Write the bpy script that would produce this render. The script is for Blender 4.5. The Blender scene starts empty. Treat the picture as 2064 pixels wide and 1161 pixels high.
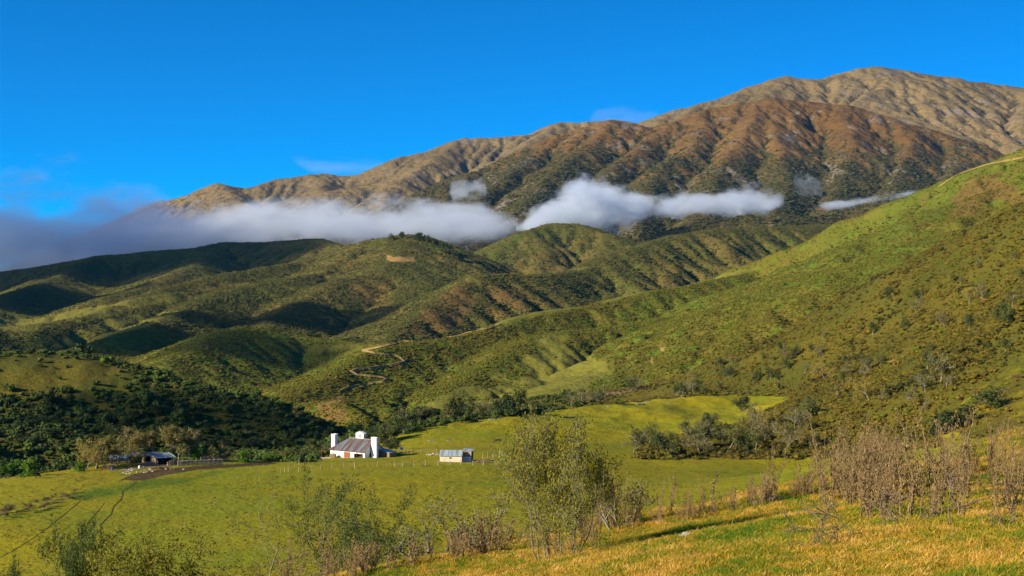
import bpy, bmesh, math, random
import numpy as np
from mathutils import Vector, Matrix
R = math.radians
rng = np.random.default_rng(7)
random.seed(7)
scene = bpy.context.scene
col = scene.collection

# ------------------------------------------------------------------ camera, sky, sun, exposure
FPX, CX, CY = 2867.0, 1032.0, 580.5           # focal length and centre of the photograph, in its pixels
cam = bpy.data.cameras.new('camera'); cam.lens = 50.0; cam.sensor_width = 36.0
cam.clip_start = 0.1; cam.clip_end = 60000
camo = bpy.data.objects.new('camera', cam); col.objects.link(camo)
camo.location = (0, 0, 0); camo.rotation_euler = (R(90), 0, 0)
scene.camera = camo

SUN_EL, SUN_AZ = R(22.5), R(-121)               # azimuth clockwise from the view direction (+Y): behind on the left
sdir = Vector((math.sin(SUN_AZ)*math.cos(SUN_EL), math.cos(SUN_AZ)*math.cos(SUN_EL), math.sin(SUN_EL)))
sun = bpy.data.lights.new('sun', 'SUN'); sun.energy = 5.0; sun.angle = R(0.5); sun.color = (1.0, 0.86, 0.66)
suno = bpy.data.objects.new('sun', sun); col.objects.link(suno)
suno.rotation_euler = sdir.to_track_quat('Z', 'Y').to_euler()

world = bpy.data.worlds.new('World'); scene.world = world; world.use_nodes = True
wn, wl = world.node_tree.nodes, world.node_tree.links
sky = wn.new('ShaderNodeTexSky'); sky.sky_type = 'NISHITA'; sky.sun_disc = False
sky.sun_elevation = SUN_EL; sky.sun_rotation = SUN_AZ % (2*math.pi)
sky.altitude = 2500; sky.air_density = 1.0; sky.dust_density = 0.0; sky.ozone_density = 3.0
hs = wn.new('ShaderNodeHueSaturation'); hs.inputs['Saturation'].default_value = 2.6
hs.inputs['Hue'].default_value = 0.504
tc = wn.new('ShaderNodeTexCoord'); va = wn.new('ShaderNodeVectorMath'); va.operation = 'MULTIPLY_ADD'; va.inputs[1].default_value = (1, 1, 1.7); va.inputs[2].default_value = (0, 0, 0.04)
wl.new(tc.outputs['Generated'], va.inputs[0]); wl.new(va.outputs[0], sky.inputs['Vector'])
bg = wn['Background']; bg.inputs['Strength'].default_value = 0.115
wl.new(sky.outputs[0], hs.inputs['Color']); wl.new(hs.outputs[0], bg.inputs['Color'])

scene.view_settings.view_transform = 'Standard'; scene.view_settings.look = 'None'
scene.view_settings.exposure = 0.95; scene.view_settings.gamma = 1.0
scene.cycles.volume_bounces = 3; scene.cycles.volume_step_rate = 0.4
scene.cycles.max_bounces = 6
scene.cycles.transparent_max_bounces = 24

# ------------------------------------------------------------------ helpers
def P(px, py, Y):
    return ((px-CX)/FPX*Y, Y, (CY-py)/FPX*Y)

_perm = rng.permutation(4096)
_gx = np.cos(np.arange(4096)*2.399963); _gy = np.sin(np.arange(4096)*2.399963)
def gnoise(x, y, seed=0):
    xi = np.floor(x).astype(np.int64); yi = np.floor(y).astype(np.int64)
    fx = x-xi; fy = y-yi
    u = fx*fx*fx*(fx*(fx*6-15)+10); v = fy*fy*fy*(fy*(fy*6-15)+10)
    def g(ix, iy, dx, dy):
        h = _perm[(_perm[(ix+seed*57) & 4095] + iy + seed*131) & 4095]
        return _gx[h]*dx + _gy[h]*dy
    a = g(xi, yi, fx, fy); b = g(xi+1, yi, fx-1, fy)
    c = g(xi, yi+1, fx, fy-1); d = g(xi+1, yi+1, fx-1, fy-1)
    return (a+(b-a)*u)*(1-v) + (c+(d-c)*u)*v
def fbm(x, y, octv=4, seed=0, gain=0.5):
    s = 0; a = 1.0; f = 1.0
    for i in range(octv):
        s = s + a*gnoise(x*f+i*17.3, y*f-i*9.1, seed+i); a *= gain; f *= 2.03
    return s
def ridged(x, y, octv=3, seed=0):
    s = 0; a = 1.0; f = 1.0
    for i in range(octv):
        s = s + a*(1-2.2*np.abs(gnoise(x*f+i*7.7, y*f+i*3.3, seed+i))); a *= 0.5; f *= 2.07
    return s/1.75
def sstep(a, b, x):
    t = np.clip((x-a)/(b-a), 0, 1); return t*t*(3-2*t)

def ridge_height(x, y, pts, slope, rnd, gul=0.0, lam=100.0, seed=0, back=None):
    """height of a hill that falls away from a crest polyline, with gullies running down its sides"""
    p = np.array([P(*q) for q in pts])
    best = np.full(x.shape, 1e12); z = np.full(x.shape, -1e9)
    for a, b in zip(p[:-1], p[1:]):
        dx, dy = b[0]-a[0], b[1]-a[1]; L2 = dx*dx+dy*dy
        t = np.clip(((x-a[0])*dx+(y-a[1])*dy)/L2, 0, 1)
        ex = x-a[0]-t*dx; ey = y-a[1]-t*dy; d = ex*ex+ey*ey
        sl = slope
        if back is not None: sl = slope+(back-slope)*sstep(-20, 20, (dx*ey-dy*ex)/math.sqrt(L2))*(1 if dx < 0 else -1)+(0 if dx < 0 else back-slope)
        z = np.maximum(z, a[2]+t*(b[2]-a[2])-sl*(np.sqrt(d+rnd*rnd)-rnd))
        best = np.minimum(best, d)
    d = np.sqrt(best)
    if gul:
        ax = p[-1, :2]-p[0, :2]; ax = ax/np.linalg.norm(ax)
        s = (x-p[0, 0])*ax[0]+(y-p[0, 1])*ax[1]; n = -(x-p[0, 0])*ax[1]+(y-p[0, 1])*ax[0]
        w = 0.9*fbm(x/lam*0.45, y/lam*0.45, 3, seed+40)
        g = ridged(s/lam+w, n/(lam*3.2)+w, 3, seed)
        l2 = lam*.34; g2 = ridged(s/l2+w*2, n/(l2*3.0)+w*2, 3, seed+5)
        z = z + (gul*(g-0.55)*sstep(0.05, 1.6, d/lam)+gul*.30*(g2-.55)*sstep(.05, 1.5, d/l2))*np.exp(-d/(lam*9))
    return z
def smax(zs, k):
    m = np.max(zs, axis=0)
    return m + k*np.log(np.sum(np.exp((np.array(zs)-m)/k), axis=0))

class TPS:
    def __init__(self, pts, lam=0.0):
        p = np.array(pts, float); self.sc = np.array([1.0, 1.0])
        self.c = p[:, :2].copy(); n = len(p)
        self.k = float(np.abs(self.c).max())
        c = self.c/self.k
        A = np.zeros((n+3, n+3)); A[:n, :n] = self.U(c, c)+lam*np.eye(n)
        A[:n, n] = 1; A[:n, n+1:] = c; A[n, :n] = 1; A[n+1:, :n] = c.T
        self.w = np.linalg.solve(A, np.concatenate([p[:, 2], [0, 0, 0]]))
    def U(self, a, b):
        r2 = ((a[:, None, :]-b[None])**2).sum(-1)
        return np.where(r2 > 0, 0.5*r2*np.log(np.maximum(r2, 1e-20)), 0)
    def __call__(self, x, y):
        x = np.asarray(x, float); y = np.asarray(y, float); sh = x.shape
        q = np.stack([x.ravel(), y.ravel()], 1)/self.k; out = np.empty(len(q))
        n = len(self.c)
        for i in range(0, len(q), 100000):
            b = q[i:i+100000]
            out[i:i+100000] = self.U(b, self.c/self.k)@self.w[:n] + self.w[n] + b@self.w[n+1:]
        return out.reshape(sh)

def link_mesh(name, me, mats=(), parent=None, loc=None):
    o = bpy.data.objects.new(name, me); col.objects.link(o)
    for m in mats: me.materials.append(m)
    if parent is not None: o.parent = parent
    if loc is not None: o.location = loc
    return o
def np_mesh(name, verts, faces, smooth=False, mi=None):
    """verts (n,3), faces (m,k) all of one size"""
    me = bpy.data.meshes.new(name); v = np.asarray(verts, np.float32); f = np.asarray(faces, np.int32)
    me.vertices.add(len(v)); me.vertices.foreach_set('co', v.ravel())
    k = f.shape[1]; me.loops.add(f.size); me.loops.foreach_set('vertex_index', f.ravel())
    me.polygons.add(len(f)); me.polygons.foreach_set('loop_start', np.arange(0, f.size, k, dtype=np.int32))
    me.polygons.foreach_set('loop_total', np.full(len(f), k, np.int32))
    if smooth: me.polygons.foreach_set('use_smooth', np.ones(len(f), bool))
    if mi is not None: me.polygons.foreach_set('material_index', np.asarray(mi, np.int32))
    me.update(calc_edges=True); me.validate()
    return me
def attr(me, name, arr):
    a = me.attributes.new(name, 'FLOAT', 'POINT'); a.data.foreach_set('value', np.asarray(arr, np.float32).ravel())
def tag(o, label=None, cat=None, group=None, kind=None):
    if label: o['label'] = label
    if cat: o['category'] = cat
    if group: o['group'] = group
    if kind: o['kind'] = kind
    return o

class Grid: pass
def grid(name, hfun, y0, y1, nu, nr, u0=-0.47, u1=0.47, mats=(), masks=None):
    u = np.linspace(u0, u1, nu); yy = np.exp(np.linspace(math.log(y0), math.log(y1), nr))
    Y, U = np.meshgrid(yy, u, indexing='ij'); X = U*Y
    Z = hfun(X, Y)
    v = np.stack([X, Y, Z], -1).reshape(-1, 3)
    i = np.arange(nr-1)[:, None]*nu+np.arange(nu-1)[None]
    f = np.stack([i, i+1, i+nu+1, i+nu], -1).reshape(-1, 4)
    me = np_mesh(name, v, f, True)
    g = Grid(); g.u0, g.u1, g.y0, g.y1, g.nu, g.nr, g.Z, g.me = u0, u1, y0, y1, nu, nr, Z, me
    g.px = CX+FPX*U; g.py = CY-FPX*Z/Y; g.X, g.Y = X, Y
    # concavity: positive in gullies
    lap = np.zeros_like(Z); k = 5
    zs = Z.copy()
    for _ in range(1):
        zs[k:-k, k:-k] = (Z[:-2*k, k:-k]+Z[2*k:, k:-k]+Z[k:-k, :-2*k]+Z[k:-k, 2*k:])/4
    g.lap = (zs-Z)/Y*1000
    # which vertices the camera can see: running maximum of the elevation angle
    el = Z/Y; mx = np.maximum.accumulate(el, axis=0); g.vis = mx-el
    if masks:
        g.m = {k: np.asarray(fn(g)) for k, fn in masks.items()}
        for k, a in g.m.items(): attr(me, k, a)
    g.o = link_mesh(name, me, mats)
    g.o['kind'] = 'structure'
    return g
def look(g, x, y, A=None):
    A = g.Z if A is None else A
    fu = np.clip((np.asarray(x)/y-g.u0)/(g.u1-g.u0)*(g.nu-1), 0, g.nu-1.001); fy = np.clip((np.log(y)-math.log(g.y0))/(math.log(g.y1)-math.log(g.y0))*(g.nr-1), 0, g.nr-1.001)
    i = fy.astype(int) if hasattr(fy, 'astype') else int(fy); j = fu.astype(int) if hasattr(fu, 'astype') else int(fu); a = fy-i; b = fu-j
    return (A[i, j]*(1-b)+A[i, j+1]*b)*(1-a)+(A[i+1, j]*(1-b)+A[i+1, j+1]*b)*a
def hit(g, px, py, ymin=None, ymax=None):
    """first point of the ground g seen through pixel (px, py)"""
    ys = np.exp(np.linspace(math.log(ymin or g.y0*1.01), math.log(ymax or g.y1*.99), 6000)); xs = (px-CX)/FPX*ys
    zr = (CY-py)/FPX*ys; z = look(g, xs, ys); k = np.nonzero(z >= zr)[0]
    k = k[0] if len(k) else int(np.argmin(np.abs(z-zr)/ys))
    return Vector((xs[k], ys[k], z[k]))
def ground(g, x, y): return Vector((x, y, float(look(g, np.array([x]), np.array([y]))[0])))

# ------------------------------------------------------------------ terrain height functions
BACK = [
 dict(pts=[(150,640,6100),(230,500,6200),(300,420,6300),(340,400,6300),(400,388,6300),(445,371,6300),(500,380,6300),(570,358,6350),(640,352,6400),(700,352,6400),(760,340,6400),
           (830,312,6450),(880,300,6450),(930,280,6500),(1000,275,6500),(1060,270,6500),(1130,248,6600),(1230,240,6600),(1290,247,6600),(1340,262,6600)], slope=.50, rnd=60, gul=75, lam=260),
 dict(pts=[(445,371,6300),(480,395,5900),(520,420,5500)], slope=.5, rnd=30, gul=40, lam=180),
 dict(pts=[(640,352,6400),(660,385,5900),(700,420,5500)], slope=.5, rnd=30, gul=40, lam=180),
 dict(pts=[(930,280,6500),(860,330,6000),(800,360,5700),(740,400,5300)], slope=.5, rnd=30, gul=40, lam=180),
 dict(pts=[(1130,248,6600),(1010,320,5900),(940,365,5500)], slope=.5, rnd=30, gul=40, lam=180),
 dict(pts=[(600,398,5000),(650,383,5000),(720,378,5000),(770,362,5100),(800,366,5000),(830,392,4900),(850,420,4800)], slope=.45, rnd=30, gul=35, lam=150),
 dict(pts=[(1180,320,5600),(1270,265,5600),(1310,246,5600),(1400,212,5650),(1440,200,5650),(1500,183,5700),(1540,165,5700),(1580,154,5700),(1620,158,5700),(1650,160,5700),(1700,148,5750),(1740,139,5800),
           (1780,137,5800),(1850,147,5800),(1900,152,5800),(1950,165,5800),(2064,178,5800),(2200,190,5800),(2400,230,5800)], slope=.46, rnd=70, gul=70, lam=260),
 dict(pts=[(1780,137,5800),(1740,200,5300),(1700,260,4900)], slope=.4, rnd=50, gul=40, lam=200),
 dict(pts=[(1950,165,5800),(1900,220,5300),(1880,270,4900)], slope=.4, rnd=50, gul=40, lam=200),
 dict(pts=[(2100,180,5800),(2070,230,5200),(2030,290,4800)], slope=.4, rnd=50, gul=40, lam=200),
]
MID = [
 dict(pts=[(800,430,4300),(860,388,4300),(900,368,4300),(950,345,4350),(1010,335,4400),(1050,315,4450),(1090,292,4500),(1130,270,4500),(1190,254,4500),(1240,243,4500),(1275,248,4500),(1300,268,4450),(1350,250,4500),
           (1420,222,4600),(1500,205,4600),(1560,200,4600),(1650,205,4600),(1700,212,4550),(1750,225,4500),(1850,255,4450),(1950,290,4400),(2010,312,4350),(2090,345,4300)], slope=.52, rnd=45, gul=43, lam=170),
 dict(pts=[(1240,243,4500),(1170,300,4100),(1110,350,3800),(1060,410,3500)], slope=.55, rnd=18, gul=21, lam=110),
 dict(pts=[(1130,270,4500),(1050,330,4150),(980,385,3800)], slope=.55, rnd=18, gul=21, lam=110),
 dict(pts=[(1350,250,4500),(1270,310,4050),(1210,360,3750),(1170,430,3400)], slope=.55, rnd=18, gul=21, lam=110),
 dict(pts=[(1420,222,4600),(1400,290,4100),(1320,340,3800),(1300,400,3500),(1290,450,3300)], slope=.55, rnd=18, gul=21, lam=110),
 dict(pts=[(1560,200,4600),(1500,260,4200),(1450,330,3800),(1440,400,3450),(1400,450,3200)], slope=.55, rnd=18, gul=21, lam=110),
 dict(pts=[(1560,200,4600),(1570,290,4050),(1590,350,3700),(1560,420,3350)], slope=.55, rnd=18, gul=21, lam=110),
 dict(pts=[(1700,212,4550),(1720,290,4100),(1700,350,3800),(1680,410,3450)], slope=.55, rnd=18, gul=21, lam=110),
 dict(pts=[(1850,255,4450),(1830,310,4100),(1800,370,3700),(1780,430,3300)], slope=.55, rnd=18, gul=21, lam=110),
 dict(pts=[(1950,290,4400),(1930,340,4000),(1900,400,3600)], slope=.55, rnd=18, gul=21, lam=110),
 dict(pts=[(1300,480,2900),(1380,455,2950),(1500,432,3000),(1600,440,3000),(1700,425,3100),(1790,392,3150),(1860,388,3200),(1960,380,3200)], slope=.5, rnd=25, gul=18, lam=110),
]
HILLS = [
 dict(pts=[(-250,560,2900),(0,545,2900),(100,532,2900),(200,517,2850),(300,505,2800),(400,497,2800),(450,488,2800),(500,489,2750),(560,484,2750),(640,478,2700),(700,495,2550),(780,500,2450)], slope=.45, rnd=25, gul=35, lam=110),
 dict(pts=[(450,490,2800),(380,540,2350),(300,575,2100),(200,600,1950)], slope=.4, rnd=20, gul=23, lam=80),
 dict(pts=[(200,517,2850),(100,560,2400),(0,600,2050),(-100,640,1800)], slope=.4, rnd=20, gul=23, lam=80),
 dict(pts=[(640,520,2300),(720,492,2250),(770,483,2200),(820,478,2200),(860,482,2180),(890,500,2120),(930,526,2050),(965,550,1980),(1000,590,1900)], slope=.5, rnd=35, gul=26, lam=80),
 dict(pts=[(640,520,2300),(520,537,2050),(430,552,1900),(330,577,1760),(230,612,1620),(140,637,1500),(60,650,1430),(-60,662,1380)], slope=.42, rnd=16, gul=19, lam=70),
 dict(pts=[(740,500,2230),(640,545,2000),(540,565,1850),(440,588,1720),(370,622,1580),(290,650,1450),(200,690,1330)], slope=.42, rnd=16, gul=19, lam=70),
 dict(pts=[(820,478,2200),(770,540,1900),(690,560,1820),(610,600,1680),(560,632,1570),(530,660,1480)], slope=.5, rnd=25, gul=19, lam=80),
 dict(pts=[(820,478,2200),(840,560,1850),(800,620,1650),(760,680,1450)], slope=.45, rnd=60, gul=19, lam=80),
 # dome behind the centre cloud, and the long shrubby ridge
 dict(pts=[(930,560,2450),(980,520,2400),(1020,488,2400),(1070,460,2450),(1120,447,2500),(1170,450,2500),(1220,468,2450),(1270,490,2400),(1330,540,2300)], slope=.5, rnd=30, gul=26, lam=90),
 dict(pts=[(2100,430,2600),(1800,440,2500),(1600,452,2300),(1450,458,2150),(1400,462,2100),(1340,475,2050),(1260,497,1950),(1210,520,1880),(1160,541,1820),(1110,547,1760),(1050,549,1700),(1000,548,1650),(955,553,1600),(920,575,1540),(870,612,1460),(820,650,1380),(780,680,1320)], slope=.48, rnd=14, gul=26, lam=60),
]
GREEN = [
 dict(pts=[(2500,110,1330),(2300,200,1350),(2064,298,1400),(1980,338,1420),(1900,375,1440),(1850,402,1460),(1780,432,1480),(1700,472,1500),(1620,515,1510),(1560,542,1500),(1500,548,1440),(1440,560,1400),
           (1380,574,1360),(1300,583,1330),(1240,598,1300),(1200,612,1270),(1130,618,1240),(1050,632,1200),(990,656,1150),(930,673,1110),(870,682,1080),(800,692,1040),(740,712,1000),(690,735,960),(640,770,900)], slope=.42, rnd=10, gul=16, lam=52, back=.55),
 dict(pts=[(2300,270,1180),(2000,380,1220),(1850,450,1240),(1700,520,1240),(1560,580,1220),(1400,628,1180),(1250,655,1140),(1100,668,1090),(1040,695,1040),(980,735,980),(920,775,920),(870,812,870)], slope=.40, rnd=12, gul=11, lam=48, back=.4),
 dict(pts=[(2300,350,1000),(2000,450,1050),(1800,540,1080),(1600,630,1050),(1450,680,1000),(1350,720,950),(1240,745,900),(1150,780,860)], slope=.34, rnd=25, gul=14, lam=42),
 dict(pts=[(230,780,1000),(330,728,1060),(400,690,1150),(440,668,1210),(490,655,1250),(560,664,1270),(640,680,1260),(740,692,1220),(820,690,1150)], slope=.46, rnd=22, gul=11, lam=55),
 dict(pts=[(-200,690,1150),(0,720,1100),(120,712,1180),(200,690,1280),(300,660,1400)], slope=.4, rnd=20, gul=12, lam=60),
 dict(pts=[(760,700,1150),(800,730,1060),(800,770,960),(760,810,880)], slope=.45, rnd=12, gul=11, lam=40),
 dict(pts=[(640,775,900),(600,790,860),(560,812,800),(520,830,760)], slope=.45, rnd=10, gul=9, lam=40),
 dict(pts=[(520,830,790),(600,812,770),(650,800,750),(688,793,735),(715,830,690),(738,880,640)], slope=.62, rnd=4, gul=7, lam=22),
]
FLOOR = -88.0
def multi(specs, k, seed, floor=None, nz=None):
    def f(x, y):
        wx = x; wy = y
        if nz: 
            a, l = nz
            wx = x + a*1.5*fbm(x/l, y/l, 2, seed+60); wy = y + a*1.5*fbm(x/l+50, y/l, 2, seed+61)
        zs = [ridge_height(wx, wy, seed=seed+i*3, **s) for i, s in enumerate(specs)]
        if floor is not None: zs.append(np.full(x.shape, float(floor)))
        z = smax(zs, k)
        if nz: z = z + nz[0]*0.35*fbm(x/nz[1]*2.2, y/nz[1]*2.2, 4, seed+70)
        return z
    return f
def bicubic(G, fx, fy):
    ny, nx = G.shape; fx = np.clip(fx, 1, nx-2.001); fy = np.clip(fy, 1, ny-2.001)
    i = fy.astype(int); j = fx.astype(int); a = fy-i; b = fx-j
    def w(t): return (-.5*t+t*t-.5*t**3, 1-2.5*t*t+1.5*t**3, .5*t+2*t*t-1.5*t**3, -.5*t*t+.5*t**3)
    wa, wb = w(a), w(b); out = 0
    for m in range(4):
        out = out + wa[m]*sum(wb[n]*G[np.clip(i+m-1, 0, ny-1), np.clip(j+n-1, 0, nx-1)] for n in range(4))
    return out
def erode(h, x0, x1, y0, y1, dx, K, it, cap, diff=.08):
    """streams cut the hills: rain water gathers downhill and lowers its bed, crests stay"""
    xs = np.arange(x0, x1, dx); ys = np.arange(y0, y1, dx); X, Y = np.meshgrid(xs, ys); Z0 = h(X, Y); ny, nx = Z0.shape; N = ny*nx
    z = (Z0+dx*.25*fbm(X/dx/2.3, Y/dx/2.3, 2, 951)).ravel(); idx = np.arange(N).reshape(ny, nx)
    inner = np.zeros((ny, nx), bool); inner[1:-1, 1:-1] = True
    for _ in range(it):
        Z = z.reshape(ny, nx); best = np.zeros((ny, nx)); rec = idx.copy(); dist = np.full((ny, nx), dx)
        for a, b in ((-1,0),(1,0),(0,-1),(0,1),(-1,-1),(-1,1),(1,-1),(1,1)):
            L = dx*math.hypot(a, b); s = (Z-np.roll(Z, (a, b), (0, 1)))/L; m = (s > best)&inner
            best = np.where(m, s, best); rec = np.where(m, np.roll(idx, (a, b), (0, 1)), rec); dist = np.where(m, L, dist)
        rec = rec.ravel(); dist = dist.ravel(); dep = (rec != np.arange(N)).astype(np.int64); r = rec.copy()
        for _k in range(13): dep = dep+dep[r]; r = r[r]
        order = np.argsort(dep, kind='stable'); bounds = np.searchsorted(dep[order], np.arange(dep.max()+2)); A = np.full(N, dx*dx*1.0)
        lv = [order[bounds[k]:bounds[k+1]] for k in range(len(bounds)-1)]
        for c in lv[:0:-1]: np.add.at(A, rec[c], A[c])
        f = K*np.sqrt(A)/dist
        for c in lv[1:]: z[c] = (z[c]+f[c]*z[rec[c]])/(1+f[c])
        Z = z.reshape(ny, nx); Z[1:-1, 1:-1] += diff*(Z[:-2, 1:-1]+Z[2:, 1:-1]+Z[1:-1, :-2]+Z[1:-1, 2:]-4*Z[1:-1, 1:-1]); z = Z.ravel()
    D = Z0-z.reshape(ny, nx); D = np.sign(D)*cap*(1-np.exp(-np.abs(D)/cap)); G = Z0-D
    return lambda x, y: bicubic(G, (x-x0)/dx, (y-y0)/dx)
ER = 1
def eroded(h, *a, **k): return erode(h, *a, **k) if ER else h
h_back0 = multi(BACK, 14, 11, nz=(26, 330)); h_mid0 = multi(MID, 10, 111, nz=(16, 220)); h_hills0 = multi(HILLS, 6, 211, nz=(7, 130)); h_green0 = multi(GREEN, 4, 311, nz=(4, 90))
_eb = eroded(h_back0, -3900, 3900, 4250, 8300, 17, .04, 16, 55, diff=.03); _em = eroded(h_mid0, -2700, 2700, 2650, 5650, 11.5, .036, 16, 29, diff=.03)
_eh = eroded(h_hills0, -1580, 1580, 1180, 3340, 7.5, .055, 16, 42, diff=.05); _eg = eroded(h_green0, -850, 850, 610, 1770, 4.5, .05, 16, 19, diff=.05)
def h_back(x, y): return _eb(x, y)+5*fbm(x/45, y/45, 3, 961)
def h_mid(x, y): return _em(x, y)+3*fbm(x/30, y/30, 3, 963)
def h_hills(x, y): return _eh(x, y)+1.2*fbm(x/18, y/18, 3, 965)
def h_green(x, y): return _eg(x, y)+.6*fbm(x/11, y/11, 3, 967)
near_pts = [P(*q) for q in [
 (-200,1161,235),(0,1161,230),(500,1161,220),(1000,1161,220),(1500,1100,240),(2100,1100,180),(2300,1000,160),
 (-150,1070,275),(0,1070,270),(250,1050,285),(600,1050,280),(1000,1040,285),(1400,1010,300),
 (-120,1015,310),(0,985,330),(100,957,357),(200,952,368),(330,950,375),(450,942,385),(200,940,392),(260,930,408),(330,926,418),(450,927,420),(560,931,412),
 (640,928,400),(720,925,400),(800,922,405),(920,925,395),(1000,925,400),(1150,925,410),(1270,936,415),(1450,936,425),(1650,930,440),
 (-150,1000,430),(0,995,430),(140,985,440),(300,972,458),(480,962,462),(600,955,455),
 (-200,712,600),(-100,711,600),(0,714,600),(150,718,600),(230,735,600),(330,765,592),(450,792,582),(550,818,572),(620,852,562),(690,900,550),
 (0,820,535),(200,835,535),(400,880,520),(0,880,492),(200,900,490),
 (0,900,720),(300,900,720),(500,910,700),(650,930,640),
 (720,905,490),(700,918,430),
 (780,886,500),(850,862,530),(920,850,555),(1000,842,575),(1200,816,610),(1400,798,640),(1480,792,650),
 (820,905,440),(1000,900,450),(1200,900,460),(1000,875,505),(1200,855,530),
 (800,870,720),(1000,868,720),(1200,850,740),
 (1290,905,470),(1400,880,500),(1450,840,570),(1560,800,620),
 (1170,806,760),(1360,766,770),(1390,748,765),(1500,708,750),(1600,655,730),(1700,600,700),(1850,530,660),(2064,430,600),(2300,330,560),
 (1700,760,560),(1900,870,390),(1900,720,480),(1950,640,540),(2064,760,390),(2064,850,310),(2064,620,480),(1700,905,450),(1850,925,400),(2064,930,250),(2300,900,240),(2300,650,400),
 (1300,850,900),(1500,800,900),(1700,740,900),(2064,620,850),(2300,600,800)]]
tps_near = TPS(near_pts, 1e-6)
def h_near(x, y):
    z = tps_near(x, y)
    px = CX+FPX*x/y
    rough = np.clip(sstep(1450, 1750, px)+sstep(470, 540, y), 0.0, 1)
    z = z + 0.85*fbm(x/38, y/38, 3, 401)*(0.5+0.5*rough) + rough*(3.6*(ridged(x/70, y/110, 2, 405)-.5)+1.2*fbm(x/16, y/16, 3, 407))
    return z + 0.10*fbm(x/5, y/5, 2, 403)
fore_pts = [(0,0,-1.7),(-6,0,-2.6),(6,0,-1.0),(0,-8,-1.2),(12,-4,0),(-12,-4,-4)]+[P(*q) for q in [
 (2064,1161,9),(1400,1161,13),(1000,1161,20),(2300,1161,8),(1950,1035,20),(1700,1050,20),(1500,1080,19),
 (2300,800,34),(2064,872,34),(1950,915,33.5),(1850,944,33),(1700,975,33),(2200,960,24),(1600,994,34),(1400,1035,33),(1200,1066,32),(1000,1103,30),(800,1142,28),(640,1180,26),(300,1290,24),(0,1400,20),(-300,1500,18)]]
fore_pts += [P(*q) for q in [(2300,930,52),(2064,960,54),(1800,1050,54),(1600,1090,52),(1200,1180,50),(800,1280,46),(400,1400,42),(0,1480,38),(-300,1560,36)]]
fore_pts += [(-60,100,-36),(-20,100,-34),(20,100,-32),(50,100,-28),(-80,160,-46),(-20,160,-45),(30,160,-44),(90,160,-38)]
tps_fore = TPS(fore_pts, 1e-6)
def h_fore(x, y):
    return tps_fore(x, y) + 0.10*fbm(x/2.5, y/2.5, 3, 501) + 0.35*fbm(x/9, y/9, 2, 505)*sstep(3, 10, y)

# ------------------------------------------------------------------ materials
class NT:
    def __init__(self, name, rough=0.95, spec=0.1):
        self.m = bpy.data.materials.new(name); self.m.use_nodes = True
        self.t = self.m.node_tree; self.n = self.t.nodes; self.b = self.n['Principled BSDF']
        self.b.inputs['Roughness'].default_value = rough; self.b.inputs['Specular IOR Level'].default_value = spec
        self.co = self.n.new('ShaderNodeTexCoord').outputs['Object']; self.out = self.n['Material Output']
    def link(self, a, b): self.t.links.new(a, b)
    def put(self, sock, v):
        if isinstance(v, bpy.types.NodeSocket): self.link(v, sock)
        elif isinstance(v, tuple) and len(v) == 3 and sock.type == 'RGBA': sock.default_value = (*v, 1)
        else: sock.default_value = v
    def noise(self, scale, det=3, rough=.55, co=None, dist=0, stretch=None):
        n = self.n.new('ShaderNodeTexNoise'); n.inputs['Scale'].default_value = scale; n.inputs['Detail'].default_value = det
        n.inputs['Roughness'].default_value = rough; n.inputs['Distortion'].default_value = dist
        co = co or self.co
        if stretch:
            mp = self.n.new('ShaderNodeMapping'); mp.inputs['Scale'].default_value = stretch; self.link(co, mp.inputs[0]); co = mp.outputs[0]
        self.link(co, n.inputs['Vector']); return n.outputs['Fac']
    def voro(self, scale, feat='F1', out='Distance'):
        n = self.n.new('ShaderNodeTexVoronoi'); n.feature = feat; n.inputs['Scale'].default_value = scale
        self.link(self.co, n.inputs['Vector']); return n.outputs[out]
    def ramp(self, v, a, b, o0=0.0, o1=1.0):
        n = self.n.new('ShaderNodeMapRange'); n.interpolation_type = 'SMOOTHSTEP'
        for k, x in zip((1, 2, 3, 4), (a, b, o0, o1)): n.inputs[k].default_value = x
        self.put(n.inputs[0], v); return n.outputs[0]
    def math(self, op, a, b=0.5):
        n = self.n.new('ShaderNodeMath'); n.operation = op; n.use_clamp = False
        self.put(n.inputs[0], a); self.put(n.inputs[1], b); return n.outputs[0]
    def mix(self, f, a, b, mode='MIX'):
        n = self.n.new('ShaderNodeMix'); n.data_type = 'RGBA'; n.blend_type = mode
        self.put(n.inputs[0], f); self.put(n.inputs[6], a); self.put(n.inputs[7], b); return n.outputs[2]
    def attr(self, name, inst=False):
        n = self.n.new('ShaderNodeAttribute'); n.attribute_name = name
        if inst: n.attribute_type = 'INSTANCER'
        return n.outputs['Fac']
    def rand(self):
        return self.n.new('ShaderNodeObjectInfo').outputs['Random']
    def cramp(self, v, stops):
        n = self.n.new('ShaderNodeValToRGB'); r = n.color_ramp
        while len(r.elements) < len(stops): r.elements.new(0.5)
        for e, (p, c) in zip(r.elements, stops): e.position = p; e.color = (*c, 1)
        self.put(n.inputs[0], v); return n.outputs[0]
    def bump(self, h, dist=1.0, strength=1.0, prev=None):
        n = self.n.new('ShaderNodeBump'); n.inputs['Distance'].default_value = dist; n.inputs['Strength'].default_value = strength
        self.link(h, n.inputs['Height'])
        if prev: self.link(prev, n.inputs['Normal'])
        return n.outputs[0]
    def done(self, colr, normal=None):
        self.put(self.b.inputs['Base Color'], colr)
        if normal: self.link(normal, self.b.inputs['Normal'])
        return self.m

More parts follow.
